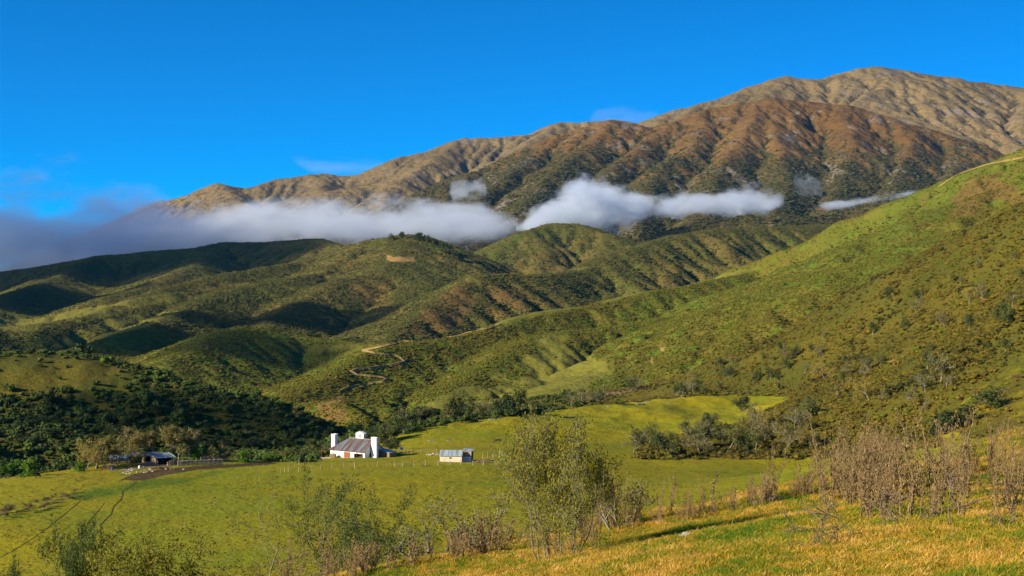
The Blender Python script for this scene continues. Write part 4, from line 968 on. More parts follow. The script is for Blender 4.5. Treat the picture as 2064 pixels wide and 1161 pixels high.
# --- adobe homestead on the left
def adobe_shed(px, py, L, W, h0, h1, rz, label, wall, roofm, openf=True, posts_=2):
    p = px_at(px, py); T = thing('adobe_shed', p, rz, label, 'shed')
    part('end_wall', lambda bm: prism(bm, [(0,-1),(W,-1),(W,h1-.08),(0,h0-.08)], 'x', 0, .35), wall, T)
    part('back_wall', lambda bm: box(bm, .35, L, W-.3, W, -1, h1-.1), wall, T)
    part('far_wall', lambda bm: prism(bm, [(0,-1),(W-.3,-1),(W-.3,h1-.12),(0,h0-.1)], 'x', L-.3, L), wall, T)
    if openf:
        part('opening_shade', lambda bm: box(bm, .36, L-.31, 1.0, 1.1, -1, h0-.1), M['dark'], T)  # near-black sheet standing in for the shade behind the open front
        for i in range(posts_):
            x = L*(i+1)/(posts_+.3); part('post', lambda bm: tube(bm, [(x-.3, .1, -.5), (x-.3, .1, h0-.1)], .07, 5), M['wood_dark'], T)
    else:
        part('front_wall', lambda bm: box(bm, .36, L-.31, 0, .3, -1, h0-.12), wall, T)
    part('roof', lambda bm: slab(bm, [(-.35,-.5,h0),(L+.5,-.5,h0),(L+.5,W+.3,h1),(-.35,W+.3,h1)], .08), roofm, T)
    return T
adobe_shed(314, 937, 5.2, 3.4, 1.85, 2.75, R(38), 'tan adobe shed with a bright blue tin roof and an open dark front', M['adobe'], M['tin_blue'])
adobe_shed(291, 934, 4.6, 3.0, 1.9, 2.6, R(34), 'second adobe shed just left of and behind the open-fronted one with the bright blue roof', M['adobe'], M['tin'])
adobe_shed(258, 934, 5.6, 3.4, 1.9, 2.5, R(14), 'long low adobe shed under a grey roof in the middle of the homestead', M['adobe_dull'], M['tin'])
adobe_shed(222, 937, 4.4, 3.0, 1.6, 2.3, R(10), 'low dull adobe shed with a grey-blue roof among the yellow trees', M['adobe_dull'], M['tin_blue'], False)
p = px_at(208, 934)
T = thing('adobe_privy', p, 0, 'narrow tan adobe privy with a dark doorway, leftmost of the homestead buildings', 'privy')
part('wall', lambda bm: (box(bm, 0, .35, 0, 1.2, -.5, 2.3), box(bm, .8, 1.2, 0, 1.2, -.5, 2.3), box(bm, .35, .8, 0, 1.2, 1.9, 2.3), box(bm, .35, .8, .6, 1.2, -.5, 1.9)), M['adobe'], T)
part('doorway', lambda bm: box(bm, .36, .79, .5, .58, -.5, 1.88), M['dark'], T); part('roof', lambda bm: slab(bm, [(-.1,-.15,2.38),(1.3,-.15,2.38),(1.3,1.35,2.45),(-.1,1.35,2.45)], .07), M['adobe_dull'], T)  # doorway is a near-black sheet, painted as the shade inside
p = px_at(206, 947)
T = thing('old_cart', p, R(-8), 'dark old cart loaded with junk beside the leftmost yellow tree', 'cart')
def wheel(bm, x, y):
    for k in range(16):
        a = k/16*6.2832; b = (k+1)/16*6.2832; tube(bm, [(x+.5*math.cos(a), y, .5+.5*math.sin(a)), (x+.5*math.cos(b), y, .5+.5*math.sin(b))], .05, 4)
    for k in range(4):
        a = k*.785; tube(bm, [(x-.5*math.cos(a), y, .5-.5*math.sin(a)), (x+.5*math.cos(a), y, .5+.5*math.sin(a))], .03, 4)
for x, y in ((.5, -.1), (2.2, -.1), (.5, 1.4), (2.2, 1.4)): part('wheel', lambda bm: wheel(bm, x, y), M['wood_dark'], T)
part('bed', lambda bm: (box(bm, 0, 2.8, 0, 1.3, .6, .75), box(bm, 0, 2.8, 0, .08, .75, 1.15), box(bm, 0, 2.8, 1.22, 1.3, .75, 1.15)), M['wood_dark'], T)
part('canopy', lambda bm: prism(bm, [(.2, 1.6), (.5, 2.0), (1.4, 2.15), (2.3, 2.0), (2.6, 1.6), (2.5, 1.6), (2.2, 1.9), (1.4, 2.05), (.6, 1.9), (.3, 1.6)], 'y', -.1, 1.4), M['wood_dark'], T)
for x in (.3, 2.5): part('canopy_post', lambda bm: tube(bm, [(x, 0, .7), (x, 0, 1.65)], .05, 4), M['wood_dark'], T)
part('load', lambda bm: [box(bm, .2+i*.6, .6+i*.6, .2, .9, .76, 1.0+.15*(i % 3)) for i in range(4)], M['firewood'], T)
pile('stick_heap', 325, 945, 30, 2.6, .6, .5, M['wood_dark'], 'dark heap of brushwood along the edge of the bare earth', 'brushwood', seed=5)
pile('stick_heap', 303, 950, 16, 1.3, .6, .25, M['firewood'], 'small brown scatter of sticks on the bare earth', 'brushwood', seed=6)
r = random.Random(31)
bm = bmesh.new(); bmesh.ops.create_icosphere(bm, subdivisions=2, radius=1)
for v in bm.verts: v.co = v.co*(1+.35*r.uniform(-1, 1)*.6); v.co.z *= .65
me_rock = bpy.data.meshes.new('stone'); bm.to_mesh(me_rock); bm.free(); me_rock.materials.append(M['rock'])
for i in range(34):
    px = r.uniform(247, 310); py = 955-(px-247)*.13+r.uniform(-9, 4)
    if i > 27: px, py = r.uniform(330, 400), r.uniform(945, 949)
    o = bpy.data.objects.new('stone', me_rock); col.objects.link(o); o.location = px_at(px, py)+Vector((0, 0, .05)); s = r.uniform(.12, .34); o.scale = (s*1.3, s, s); o.rotation_euler = (0, 0, r.uniform(0, 6))
    tag(o, 'pale stone lying on the bare ground in front of the adobe homestead', 'stone', 'pale stones scattered in front of the homestead')
for i, (px, py, w_) in enumerate([(992,846,1.6),(1008,845,1.0),(870,889,1.5),(905,888,1.0),(1228,820,1.2),(1290,815,2.2),(1305,811,1.4),(1375,800,1.0),(1350,812,1.0),(968,848,.9)]):
    o = bpy.data.objects.new('stone', me_rock.copy() if i == 0 else rk); col.objects.link(o)
    if i == 0: rk = o.data; rk.materials.clear(); rk.materials.append(M['rockgrey'])
    o.location = px_at(px, py, ymin=420); o.scale = (w_, w_*.7, w_*.35); tag(o, 'flat grey rock outcrop in the grass of the far pasture', 'rock', 'grey rock outcrops in the far pasture')
for px, py, m, lab in ((226,948,'blue','round blue plastic drum lying in front of the homestead'),(281,944,'white','white bucket among the stones in front of the adobe sheds'),(196,945,'dark','dark drum beside the old cart')):
    o = part('drum', lambda bm: tube(bm, [(0,0,-.05),(0,0,.04),(0,0,.7),(0,0,.72)], [.26,.3,.3,.26], 10), M[m], loc=px_at(px, py)); tag(o, lab, 'drum')

# --- livestock
def quad_me(name, horse, graze):
    """skeleton grown into one body by a skin modifier; length about 2.2 m, facing +X"""
    P_ = []; E = []; Rr = []
    def add(p, rad, par=None):
        P_.append(p); Rr.append(rad); 
        if par is not None: E.append((par, len(P_)-1))
        return len(P_)-1
    k = 1.0 if horse else .94; tr = (.25, .29) if horse else (.30, .36)
    hip = add((-.65, 0, 1.22*k), (tr[0], tr[1])); b1 = add((-.2, 0, 1.16*k), (tr[0]*1.08, tr[1]*1.1), hip); b2 = add((.25, 0, 1.16*k), (tr[0]*1.05, tr[1]*1.1), b1); sh = add((.62, 0, 1.22*k), (tr[0]*.85, tr[1]), b2)
    if graze: n1 = add((.98, 0, 1.0), (.14, .2), sh); n2 = add((1.22, 0, .62), (.1, .14), n1); hd = add((1.36, 0, .36), (.11, .13), n2); mz = add((1.46, 0, .12), (.065, .07), hd)
    else: n1 = add((.95, 0, 1.45), (.14, .2), sh); n2 = add((1.18, 0, 1.68), (.1, .14), n1); hd = add((1.36, 0, 1.68), (.11, .13), n2); mz = add((1.66, 0, 1.5), (.065, .07), hd)
    for s in (-1, 1):
        a = add((.58, .15*s, .82*k), (.11, .13), sh); b = add((.60, .16*s, .45), (.055, .06), a); c = add((.57, .16*s, .1), (.042, .042), b); add((.61, .16*s, .02), (.055, .06), c)
        a = add((-.62, .16*s, .85*k), (.13, .17), hip); b = add((-.80, .17*s, .5), (.06, .075), a); c = add((-.74, .17*s, .12), (.042, .045), b); add((-.70, .17*s, .02), (.055, .06), c)
        add((hdx := P_[hd][0]-.05, .1*s, P_[hd][2]+.14), (.03, .04), hd)
    t1 = add((-.92, 0, 1.22*k), (.05, .06), hip); add((-1.02, 0, .7), (.05 if horse else .03,)*2, t1)
    me = bpy.data.meshes.new(name); me.from_pydata(P_, E, [])
    o = bpy.data.objects.new(name, me); col.objects.link(o)
    md = o.modifiers.new('skin', 'SKIN'); md.use_smooth_shade = True
    for v, q in zip(me.skin_vertices[0].data, Rr): v.radius = q
    me.skin_vertices[0].data[0].use_root = True
    o.modifiers.new('sub', 'SUBSURF').levels = 1; o.modifiers['sub'].render_levels = 1
    dg = bpy.context.evaluated_depsgraph_get(); me2 = bpy.data.meshes.new_from_object(o.evaluated_get(dg)); me2.name = name
    bpy.data.objects.remove(o)
    me2.materials.clear(); return me2
M['hide_dark'] = plain('dark_brown_coat', (.035, .022, .018)); M['hide_red'] = plain('red_brown_coat', (.10, .045, .025))
me_h = quad_me('horse', True, True); me_c = quad_me('cow', False, True); me_c2 = quad_me('cow', False, False)
def beast(name, me, mat, px, py, rz, label, cat, ymin=330):
    m2 = me.copy(); m2.materials.append(M[mat]); o = bpy.data.objects.new(name, m2); col.objects.link(o)
    o.location = px_at(px, py, ymin=ymin); o.rotation_euler = (0, 0, rz); tag(o, label, cat)
beast('horse', me_h, 'hide_dark', 1004, 893.5, R(175), 'dark brown horse grazing on the far pasture right of the sheds', 'horse', 420)
beast('horse', me_h, 'hide_red', 1047, 877, R(160), 'reddish brown horse grazing beside the top of the large leafy bush', 'horse', 420)
beast('horse', me_h, 'hide_dark', 76, 965, R(80), 'brown horse at the left rim of the pasture, in front of the dark trees', 'horse', 300)
beast('cow', me_c, 'hide_red', 1937, 809, R(20), 'brown cow grazing lowest on the grassy slope at the right', 'cow')
beast('cow', me_c2, 'hide_red', 1968, 795, R(120), 'brown cow standing just left of the round bush on the right slope', 'cow')
beast('cow', me_c, 'hide_red', 2046, 766, R(-20), 'brown cow highest on the right slope, above the round bush', 'cow')

# --- worn paths lying on the ground
M['path'] = plain('worn_earth', (.075, .075, .010), var=.4); M['road'] = plain('dirt_track_earth', (.30, .20, .065), var=.3)
def path(g, pts, w, mat, name, lift=.05, jit=.0, ymin=None):
    r = np.random.default_rng(len(pts)); W = []
    for (x0, y0), (x1, y1) in zip(pts[:-1], pts[1:]):
        n = max(2, int(math.hypot(x1-x0, y1-y0)/2.5))
        for k in range(n): W.append(hit(g, x0+(x1-x0)*k/n, y0+(y1-y0)*k/n, ymin=ymin))
    W.append(hit(g, *pts[-1], ymin=ymin)); V = []
    for i, p in enumerate(W):
        d = W[min(i+1, len(W)-1)]-W[max(i-1, 0)]; d.z = 0
        n = Vector((-d.y, d.x, 0)).normalized() if d.length > 1e-6 else Vector((1, 0, 0)); ww = w*r.uniform(.7, 1.2)*min(1, (i+1)/4, (len(W)-i)/4)
        for s in (-1, 0, 1):
            q = p+n*ww*.5*s; V.append(tuple(ground(g, q.x, q.y)+Vector((0, 0, lift if s == 0 else lift*.5))))
    F = [(3*i+j, 3*i+j+1, 3*i+j+4, 3*i+j+3) for i in range(len(W)-1) for j in (0, 1)]
    me = bpy.data.meshes.new(name); me.from_pydata(V, [], F); o = link_mesh(name, me, [mat]); o['kind'] = 'structure'; return o
Zp = lambda L: [(x/4.4475, 900+y/4.4475) for x, y in L]
path(g_near, Zp([(1220,320),(1160,370),(1092,405),(1100,430),(1082,480),(1020,535),(995,610),(945,655),(895,710),(910,735),(893,755),(828,810),(825,850),(848,885),(858,965)]), .34, M['path'], 'path', .06, ymin=150)
path(g_near, Zp([(893,755),(910,810),(930,870),(928,1000)]), .28, M['path'], 'path', .06, ymin=150)
path(g_near, Zp([(930,870),(985,915),(1025,985)]), .22, M['path'], 'path', .06, ymin=150)
path(g_near, Zp([(970,790),(998,825),(1012,900)]), .2, M['path'], 'path', .06, ymin=150)
path(g_near, Zp([(830,445),(720,490),(600,590),(420,735),(300,820),(100,945),(0,998)]), .2, M['path'], 'path', .06, ymin=150)
path(g_near, Zp([(935,508),(870,590),(800,670),(745,775)]), .14, M['path'], 'path', .06, ymin=150)
Zr = lambda L: [(550+x/4.128, 640+y/4.128) for x, y in L]
path(g_green, Zr([(1180,175),(1040,215),(870,260),(750,280),(850,308),(1010,322),(1060,345),(1100,378),(980,405),(800,430),(700,440),(655,458),(700,485),(850,500),(960,518),(900,545),(750,570),(640,585),(560,625)]), 3.2, M['road'], 'dirt_road', 1.5)
path(g_green, Zr([(1900,60),(1780,98),(1600,130),(1430,155)]), 3.0, M['road'], 'dirt_road', 1.2)
path(g_green, [(2064,318),(1990,332),(1930,352),(1890,378)], 2.4, M['road'], 'dirt_road', 1.0)
# ------------------------------------------------------------------ trees and bushes one can tell apart
def skeleton(seed, H, r0, stems=1, levels=3, nb=(5, 4, 4), spread=.9, first=.35, lean=.12, ratio=.55, up=.25, wob=.22):
    r = np.random.default_rng(seed); S = []; tips = []
    def branch(p, d, L, rad, lv):
        n = 5 if lv == 0 else 4; pts = [p]; dd = d
        for i in range(n):
            dd = dd+r.normal(0, wob, 3)+np.array([0, 0, up*.25]); dd /= np.linalg.norm(dd); pts.append(pts[-1]+dd*L/n)
        rs = [max(rad*(1-.75*i/n), rad*.2) for i in range(n+1)]
        for i in range(n): S.append((pts[i], pts[i+1], rs[i], rs[i+1]))
        if lv >= levels: tips.extend(pts[1:]); return
        for k in range(nb[min(lv, len(nb)-1)]):
            t = r.uniform(first if lv == 0 else .2, 1.0)*n; i = min(int(t), n-1); q = pts[i]+(pts[i+1]-pts[i])*(t-i)
            ax = rand_unit(1, r)[0]; nd = dd*(1-spread*.5)+ax*spread; nd[2] += up; nd /= np.linalg.norm(nd)
            branch(q, nd, L*ratio*r.uniform(.75, 1.2), rs[i]*.6, lv+1)
        if lv > 0: tips.append(pts[-1])
    for k in range(stems):
        a = 6.2832*(k+r.uniform(-.3, .3))/stems+seed; d = np.array([math.cos(a)*lean*(1+stems*.25)*r.uniform(.35, 1.1), math.sin(a)*lean*(1+stems*.25)*r.uniform(.35, 1.1), 1.0]); d /= np.linalg.norm(d)
        branch(np.array([math.cos(a)*.04*stems, math.sin(a)*.04*stems, -.15*H*.2]), d, H*(.62 if levels > 2 else .75)*r.uniform(.8, 1.05), r0/math.sqrt(stems), 0)
    return S, np.array(tips)
def tubes(S, k=4, minr=0.0):
    A = np.array([s[0] for s in S]); B = np.array([s[1] for s in S]); ra = np.maximum([s[2] for s in S], minr)[:, None]; rb = np.maximum([s[3] for s in S], minr)[:, None]
    d = B-A; d /= np.linalg.norm(d, axis=1, keepdims=True)+1e-9
    h = np.where(np.abs(d[:, 2:3]) > .9, [[1., 0, 0]], [[0, 0, 1.]]); u = np.cross(d, h); u /= np.linalg.norm(u, axis=1, keepdims=True); v = np.cross(d, u)
    V = []
    for P0, R0 in ((A, ra), (B, rb)):
        for j in range(k): a = 6.28318*j/k; V.append(P0+(u*math.cos(a)+v*math.sin(a))*R0)
    V = np.stack(V, 1).reshape(-1, 3); n = len(S); base = np.arange(n)[:, None]*2*k
    F = np.concatenate([base+np.array([[j, (j+1) % k, k+(j+1) % k, k+j]]) for j in range(k)], 0)
    return V, F
def make_tree(name, seed, leafmat, barkmat, leaf, perleaf, jitter, minr=.0, trunk_name='trunk', crown_name='crown', droop=None, aspect=.55, cl=1, size_n=None, **kw):
    """meshes (trunk with limbs, crown of leaves); scaled so that the plant is kw['H'] tall"""
    S, tips = skeleton(seed, **kw); r = np.random.default_rng(seed+5)
    top = np.percentile(tips[:, 2], 98); k = kw['H']/top
    S = [(a*k, b*k, c, d) for a, b, c, d in S]; tips = tips*k
    V, F = tubes(S, 5 if minr == 0 else 4, minr); tm = quad_mesh(trunk_name, V, F, barkmat)
    n = int(len(tips)*perleaf); idx = r.integers(0, len(tips), n); c = tips[idx]+r.normal(0, jitter, (n, 3))
    c[:, 2] = np.maximum(c[:, 2], .05)
    V, F = leaf_quads(c, r.uniform(.6, 1.3, n)*leaf, r, aspect=aspect, droop=droop); cm = quad_mesh(crown_name, V, F, leafmat)
    return tm, cm
def plant(name, meshes, p, s, rz, label, cat, group=None, names=('trunk', 'crown'), sz=None):
    T = bpy.data.objects.new(name, None); col.objects.link(T); T.location = p; T.rotation_euler = (0, 0, rz); T.scale = (s, s, sz or s); T.empty_display_size = .5
    tag(T, label, cat, group)
    for m, n in zip(meshes, names):
        o = bpy.data.objects.new(n, m); col.objects.link(o); o.parent = T
    return T
M['bark_pale'] = plain('pale_grey_bark', (.34, .30, .21), var=.5); M['bark'] = plain('brown_bark', (.16, .12, .08), var=.4)
M['leaf_yellow'] = mat_leaf('yellow_olive_leaves', [(0, (.16, .145, .018)), (.5, (.25, .20, .018)), (1, (.33, .25, .022))], inst=False, trans=.3)
M['leaf_brown'] = mat_leaf('olive_brown_twig_foliage', [(0, (.14, .105, .025)), (.5, (.20, .155, .03)), (1, (.17, .16, .025))], inst=False, trans=.2)
M['leaf_green'] = mat_leaf('green_tree_leaves', [(0, (.050, .075, .012)), (.5, (.085, .11, .014)), (1, (.13, .13, .02))], inst=False, trans=.25)
M['leaf_bright'] = mat_leaf('bright_green_leaves', [(0, (.06, .15, .01)), (1, (.10, .19, .012))], inst=False, trans=.3)
M['leaf_grey'] = mat_leaf('grey_olive_leaves', [(0, (.095, .10, .022)), (1, (.16, .14, .03))], inst=False, trans=.25)
def kinds(name, n, seed, *a, **k): return [make_tree(name, seed+i*13, *a, **k) for i in range(n)]
K_yel = kinds('tree', 3, 100, M['leaf_yellow'], M['bark_pale'], .42, 3.2, .35, minr=.03, H=8.5, r0=.20, levels=3, nb=(8, 5, 4), spread=.95, first=.25, up=.35)
K_brn = kinds('tree', 3, 200, M['leaf_brown'], M['bark_pale'], .34, 3.6, .32, minr=.03, H=9.0, r0=.22, levels=3, nb=(9, 5, 4), spread=.85, first=.22, up=.45)
K_grn = kinds('tree', 4, 300, M['leaf_green'], M['bark_pale'], .55, 3.4, .42, minr=.04, H=7.0, r0=.18, levels=3, nb=(7, 4, 3), spread=1.0, first=.35, up=.2)
K_bare = kinds('tree', 4, 400, M['leaf_grey'], M['bark_pale'], .42, 2.2, .35, minr=.035, H=7.0, r0=.2, levels=3, nb=(6, 4, 3), spread=1.0, first=.4, up=.15)
K_dark = kinds('tree', 4, 500, mat_leaf('dark_tree_leaves', [(0, (.025, .042, .010)), (.5, (.05, .075, .012)), (1, (.08, .09, .02))], inst=False, trans=.15), M['bark'], .75, 4.0, .55, minr=.05, H=7.5, r0=.22, levels=3, nb=(8, 4, 3), spread=1.0, first=.2, up=.25)
K_brt = kinds('bush', 2, 600, M['leaf_bright'], M['bark'], .4, 5, .35, minr=.03, H=2.6, r0=.08, stems=3, levels=2, nb=(5, 4), spread=1.0, first=.1)
rt = random.Random(5)
def T_(K, px, py, H, label, cat='tree', group=None, ymin=330, base=7.0, wide=1.0, g=None, ymax=None):
    p = hit(g or g_near, px, py, ymin=ymin, ymax=ymax); s = H/base; k = K[rt.randrange(len(K))]
    return plant('tree' if cat == 'tree' else 'bush', k, p, s*wide, rt.uniform(0, 6.28), label, cat, group, sz=s)
# round the homestead (photograph: px, base py, height)
for px, py, H, lab in ((172,948,6.5,'small yellow-olive tree, outermost on the left of the homestead'),(193,944,9.5,'tall yellow-olive tree behind the old cart'),(213,941,8.5,'yellow-olive tree with a thin crown above the adobe privy'),(236,938,8.0,'yellow-olive tree just left of the middle of the homestead')):
    T_(K_yel, px, py, H*.85, lab, base=8.5, ymin=340, wide=1.2)
for px, py, H, lab in ((287,930,11.5,'round brown-olive tree, leftmost of the tall group behind the adobe sheds'),(318,929,10.0,'brown-olive tree straight behind the bright blue tin roof'),(335,929,12.0,'tallest brown-olive tree of the group behind the adobe sheds'),(362,928,11.5,'broad brown-olive tree behind the left end of the log corral'),(388,928,10.0,'round brown-olive tree at the right end of the group behind the corral')):
    T_(K_brn, px, py, H*.78, lab, base=9.0, ymin=385, wide=1.25)
T_(K_yel, 276, 936, 2.6, 'small twiggy tree with a pale trunk in front of the adobe sheds', base=8.5)
for px, py, H, lab in ((398,929,3.2,'bright green bush at the foot of the brown-olive trees by the corral'),(492,932,2.8,'bright green bush right of the log corral'),(540,931,2.4,'low bright green bush between the corral and the farmhouse'),(160,950,2.2,'green bush at the left edge of the homestead'),(20,958,4.0,'bright green bush at the left edge of the picture behind the pasture rim'),(60,960,3.5,'bright green bush just left of the brown horse')):
    T_(K_brt, px, py, H, lab, 'bush', base=2.6, ymin=300, wide=1.2)
for i in range(26):
    px, py = (rt.uniform(62, 152), 0) if i < 15 else (rt.uniform(-10, 60), 0); py = 1044-px*.29+rt.uniform(-9, 7)
    T_(K_brn, px, py, rt.uniform(.8, 1.6), 'low rusty-brown bush in the rough strip on the left of the pasture', 'bush', 'rusty-brown bushes on the left of the pasture', ymin=250, ymax=345, base=9, wide=2.0)
for px in range(412, 480, 17): T_(K_brn, px, 929, rt.uniform(2.5, 4), 'low grey-brown bush behind the far log fence', 'bush', 'bushes behind the far log fence', ymin=400, base=9, wide=1.8)
for px in (575, 590, 604, 620, 633, 648): T_(K_grn, px, 928-(px-575)*.06, rt.uniform(2.5, 4.2), 'low olive bush in the row left of the wooden cross', 'bush', 'low bushes left of the farmhouse', ymin=395, base=7, wide=1.5)
for px, H, lab in ((812,7,'leftmost green tree of the row behind the far pasture'),(1047,9,'thin tall tree standing above the right part of the tree row')):
    T_(K_grn, px, float(np.interp(px, [q[0] for q in CREST], [q[1] for q in CREST]))+1, H, lab, ymin=480, base=7)
for i in range(46):
    px = rt.uniform(780, 1130); cy = float(np.interp(px, [q[0] for q in CREST], [q[1] for q in CREST]))
    p = hit(g_near, px, cy+1.5, ymin=480); dy = rt.uniform(4, 70); q = ground(g_near, p.x*(1+dy/p.y), p.y+dy)
    K = rt.choice([K_grn, K_grn, K_bare, K_dark]); s = rt.uniform(4.5, 7.5)/7
    plant('tree', K[rt.randrange(4)], q, s, rt.uniform(0, 6.28), 'leafy tree in the dense row behind the crest of the far pasture', 'tree', 'trees in the row behind the far pasture')
for i in range(34):
    px = rt.uniform(1130, 1480); cy = float(np.interp(px, [q[0] for q in CREST], [q[1] for q in CREST]))
    p = hit(g_near, px, cy+1.5, ymin=480); dy = rt.uniform(6, 60); q = ground(g_near, p.x*(1+dy/p.y), p.y+dy)
    K = rt.choice([K_grn, K_bare, K_bare]); s = rt.uniform(4.5, 8)/7
    plant('tree', K[rt.randrange(4)], q, s, rt.uniform(0, 6.28), 'grey-green tree scattered along the crest below the corn strip', 'tree', 'trees along the crest below the corn strip')
for i in range(58):
    t = rt.random(); px = 1275+t*380; top = 905-t*95; py = rt.uniform(top, 925-t*15)
    K = rt.choice([K_bare, K_bare, K_grn, K_grn, K_yel]); T_(K, px, py, rt.uniform(4, 7.5), 'pale-trunked tree in the grove at the foot of the right slope', 'tree', 'grove of trees at the foot of the right slope', ymin=380, base=7 if K is not K_yel else 8.5)
for i in range(70):
    px = rt.uniform(1380, 2064); lo = np.interp(px, [1380, 1600, 1870, 2064], [800, 790, 840, 690]); hi = np.interp(px, [1380, 1600, 1800, 2064], [760, 690, 600, 480])
    K = rt.choice([K_bare, K_grn, K_grn, K_yel]); T_(K, px, rt.uniform(hi, lo), rt.uniform(3.2, 6), 'scattered tree rising out of the scrub on the right slope', 'tree', 'trees scattered in the scrub of the right slope', ymin=380, base=7)
for px, py, H, lab in ((1980,608,7,'pale bare-trunked tree high on the right slope near the picture edge'),(1906,660,6.5,'bare white-trunked tree standing alone in the middle of the right slope'),(1897,772,9,'wide dark-topped tree above the grassy slope where the cows graze'),(1865,792,7,'leaning pale-trunked tree below the dark-topped one by the grassy slope'),(1603,873,8.5,'tall white-trunked tree at the right end of the grove'),(1530,893,8.5,'forked white-trunked tree in the middle of the grove')):
    T_(K_bare, px, py, H, lab, ymin=380)
T_(K_grn, 2000, 823, 5.0, 'round olive bush alone on the grassy slope right of the cows', 'bush', wide=1.9)
T_(K_dark, 1905, 880, 5.5, 'dark bush behind the dead weeds at the lower end of the grassy slope', 'bush', wide=1.6)
T_(K_dark, 1490, 830, 5.5, 'dark round tree at the top left of the grove', 'tree', wide=1.4)
for i in range(60):
    px = rt.uniform(-20, 700); y = rt.uniform(440, 540); x = (px-CX)/FPX*y; q = ground(g_near, x, y)
    if look(g_near, np.array([x]), np.array([y]), g_near.m['brush'])[0] < .6: continue
    K = rt.choice([K_dark, K_dark, K_grn]); s = rt.uniform(2.6, 5)/7
    plant('tree', K[rt.randrange(4)], q, s*1.25, rt.uniform(0, 6.28), 'dark crowned tree in the wood on the shaded knoll', 'tree', 'trees in the wood on the dark knoll', sz=s)
for i in range(26):
    px = rt.uniform(640, 800); y = rt.uniform(440, 560); x = (px-CX)/FPX*y; q = ground(g_near, x, y)
    if q.z/y > (CY-895)/FPX+.004: continue
    K = rt.choice([K_dark, K_grn]); s = rt.uniform(3, 5.5)/7
    plant('tree', K[rt.randrange(4)], q, s, rt.uniform(0, 6.28), 'dark tree in the ravine behind the white farmhouse', 'tree', 'trees in the ravine behind the farmhouse')
# dome-top trees seen against the cloud
for px in (795, 812, 838, 846, 858, 866, 875, 884, 893, 902, 915): 
    p = hit(g_hills, px, float(np.interp(px, [770, 820, 860, 890, 930], [484, 480, 484, 502, 528]))+2, ymin=1900); plant('tree', K_dark[rt.randrange(4)], p, rt.uniform(.9, 1.5), rt.uniform(0, 6.28), 'dark tree on the skyline of the round hill below the clouds', 'tree', 'trees on top of the round hill')
# ------------------------------------------------------------------ the near bank: bushes, dead weeds, grass
M['lichen'] = plain('lichened_grey_bark', (.22, .20, .13), var=.55); M['twig'] = plain('grey_brown_twigs', (.17, .13, .085), var=.4)
M['fleaf'] = mat_leaf('yellow_green_shrub_leaves', [(0, (.15, .16, .012)), (.4, (.25, .21, .014)), (.7, (.15, .19, .012)), (1, (.36, .24, .025))], inst=False, trans=.35)
M['fleaf_dark'] = mat_leaf('dark_green_shrub_leaves', [(0, (.045, .075, .014)), (.6, (.075, .11, .016)), (1, (.12, .13, .02))], inst=False, trans=.3)
M['dry'] = mat_leaf('curled_dead_leaves', [(0, (.10, .065, .028)), (.4, (.19, .125, .05)), (.75, (.29, .195, .08)), (1, (.17, .13, .04))], inst=False, trans=.2)
M['stalk'] = plain('dry_weed_stalks', (.32, .23, .105), var=.45)
def var_leaf(m):   # each leaf of a near plant its own shade
    t = m.node_tree; n = t.nodes; ra = [x for x in n if x.type == 'VALTORGB'][0]
    no = n.new('ShaderNodeTexNoise'); no.inputs['Scale'].default_value = 9; no.inputs['Detail'].default_value = 3
    tc_ = [x for x in n if x.type == 'TEX_COORD'][0]; t.links.new(tc_.outputs['Object'], no.inputs['Vector'])
    a = n.new('ShaderNodeMath'); a.operation = 'MULTIPLY_ADD'; t.links.new(no.outputs['Fac'], a.inputs[0]); a.inputs[1].default_value = 2.4; a.inputs[2].default_value = -.7
    for l in list(ra.inputs[0].links): t.links.remove(l)
    t.links.new(a.outputs[0], ra.inputs[0])
for k in ('fleaf', 'fleaf_dark', 'dry'): var_leaf(M[k])
def shrub(name, seed, px, py, top, leafm, label, cat='bush', ymin=5, ymax=100, wide=1.0, leaf=.055, per=3.0, bark='lichen', jit=.07, **kw):
    kw = dict(dict(stems=5, levels=3, nb=(6, 4, 4), spread=.85, first=.25, up=.3, r0=.07, lean=.28), **kw)
    p = hit(g_fore, px, py, ymin=ymin, ymax=ymax); H = (py-top)/FPX*p.y
    ms = make_tree(name, seed, M[leafm], M[bark], leaf, per, jit, minr=.0035, H=H, **kw)
    return plant(name, ms, p, wide, 0, label, cat, sz=1.0)
def at_depth(px, y): x = (px-CX)/FPX*y; return ground(g_fore, x, y)
def shrub_at(name, seed, px, y, top, leafm, label, cat='bush', wide=1.0, leaf=.055, per=3.0, bark='lichen', jit=.07, **kw):
    p = at_depth(px, y); H = (CY-top)/FPX*y-p.z
    kw = dict(dict(stems=5, levels=3, nb=(6, 4, 4), spread=.85, first=.25, up=.3, r0=.07, lean=.28), **kw)
    ms = make_tree(name, seed, M[leafm], M[bark], leaf, per, jit, minr=.0035, H=H, **kw)
    return plant(name, ms, p, wide, 0, label, cat, sz=1.0)
shrub('bush', 1101, 1122, 1126, 856, 'fleaf', 'large round bush with sparse yellow-green leaves in the middle of the near bank', wide=.62, stems=9, per=3.5, leaf=.047, nb=(9, 5, 4), lean=.24, spread=.8, jit=.06, r0=.055)
shrub_at('tree', 1202, 690, 46, 982, 'fleaf_dark', 'small crooked tree with grey lichened branches left of the large round bush', 'tree', wide=.72, stems=3, lean=.10, per=13, leaf=.075, jit=.10, r0=.16, nb=(9, 5, 4), spread=1.05, first=.35, up=.12)
shrub_at('tree', 1203, 585, 42, 1080, 'fleaf', 'low sprawling tree of bare grey branches at the foot of the small crooked one', 'tree', wide=1.15, stems=6, per=5, leaf=.06, r0=.14, nb=(7, 5, 4), spread=1.05, up=.1, lean=.5)
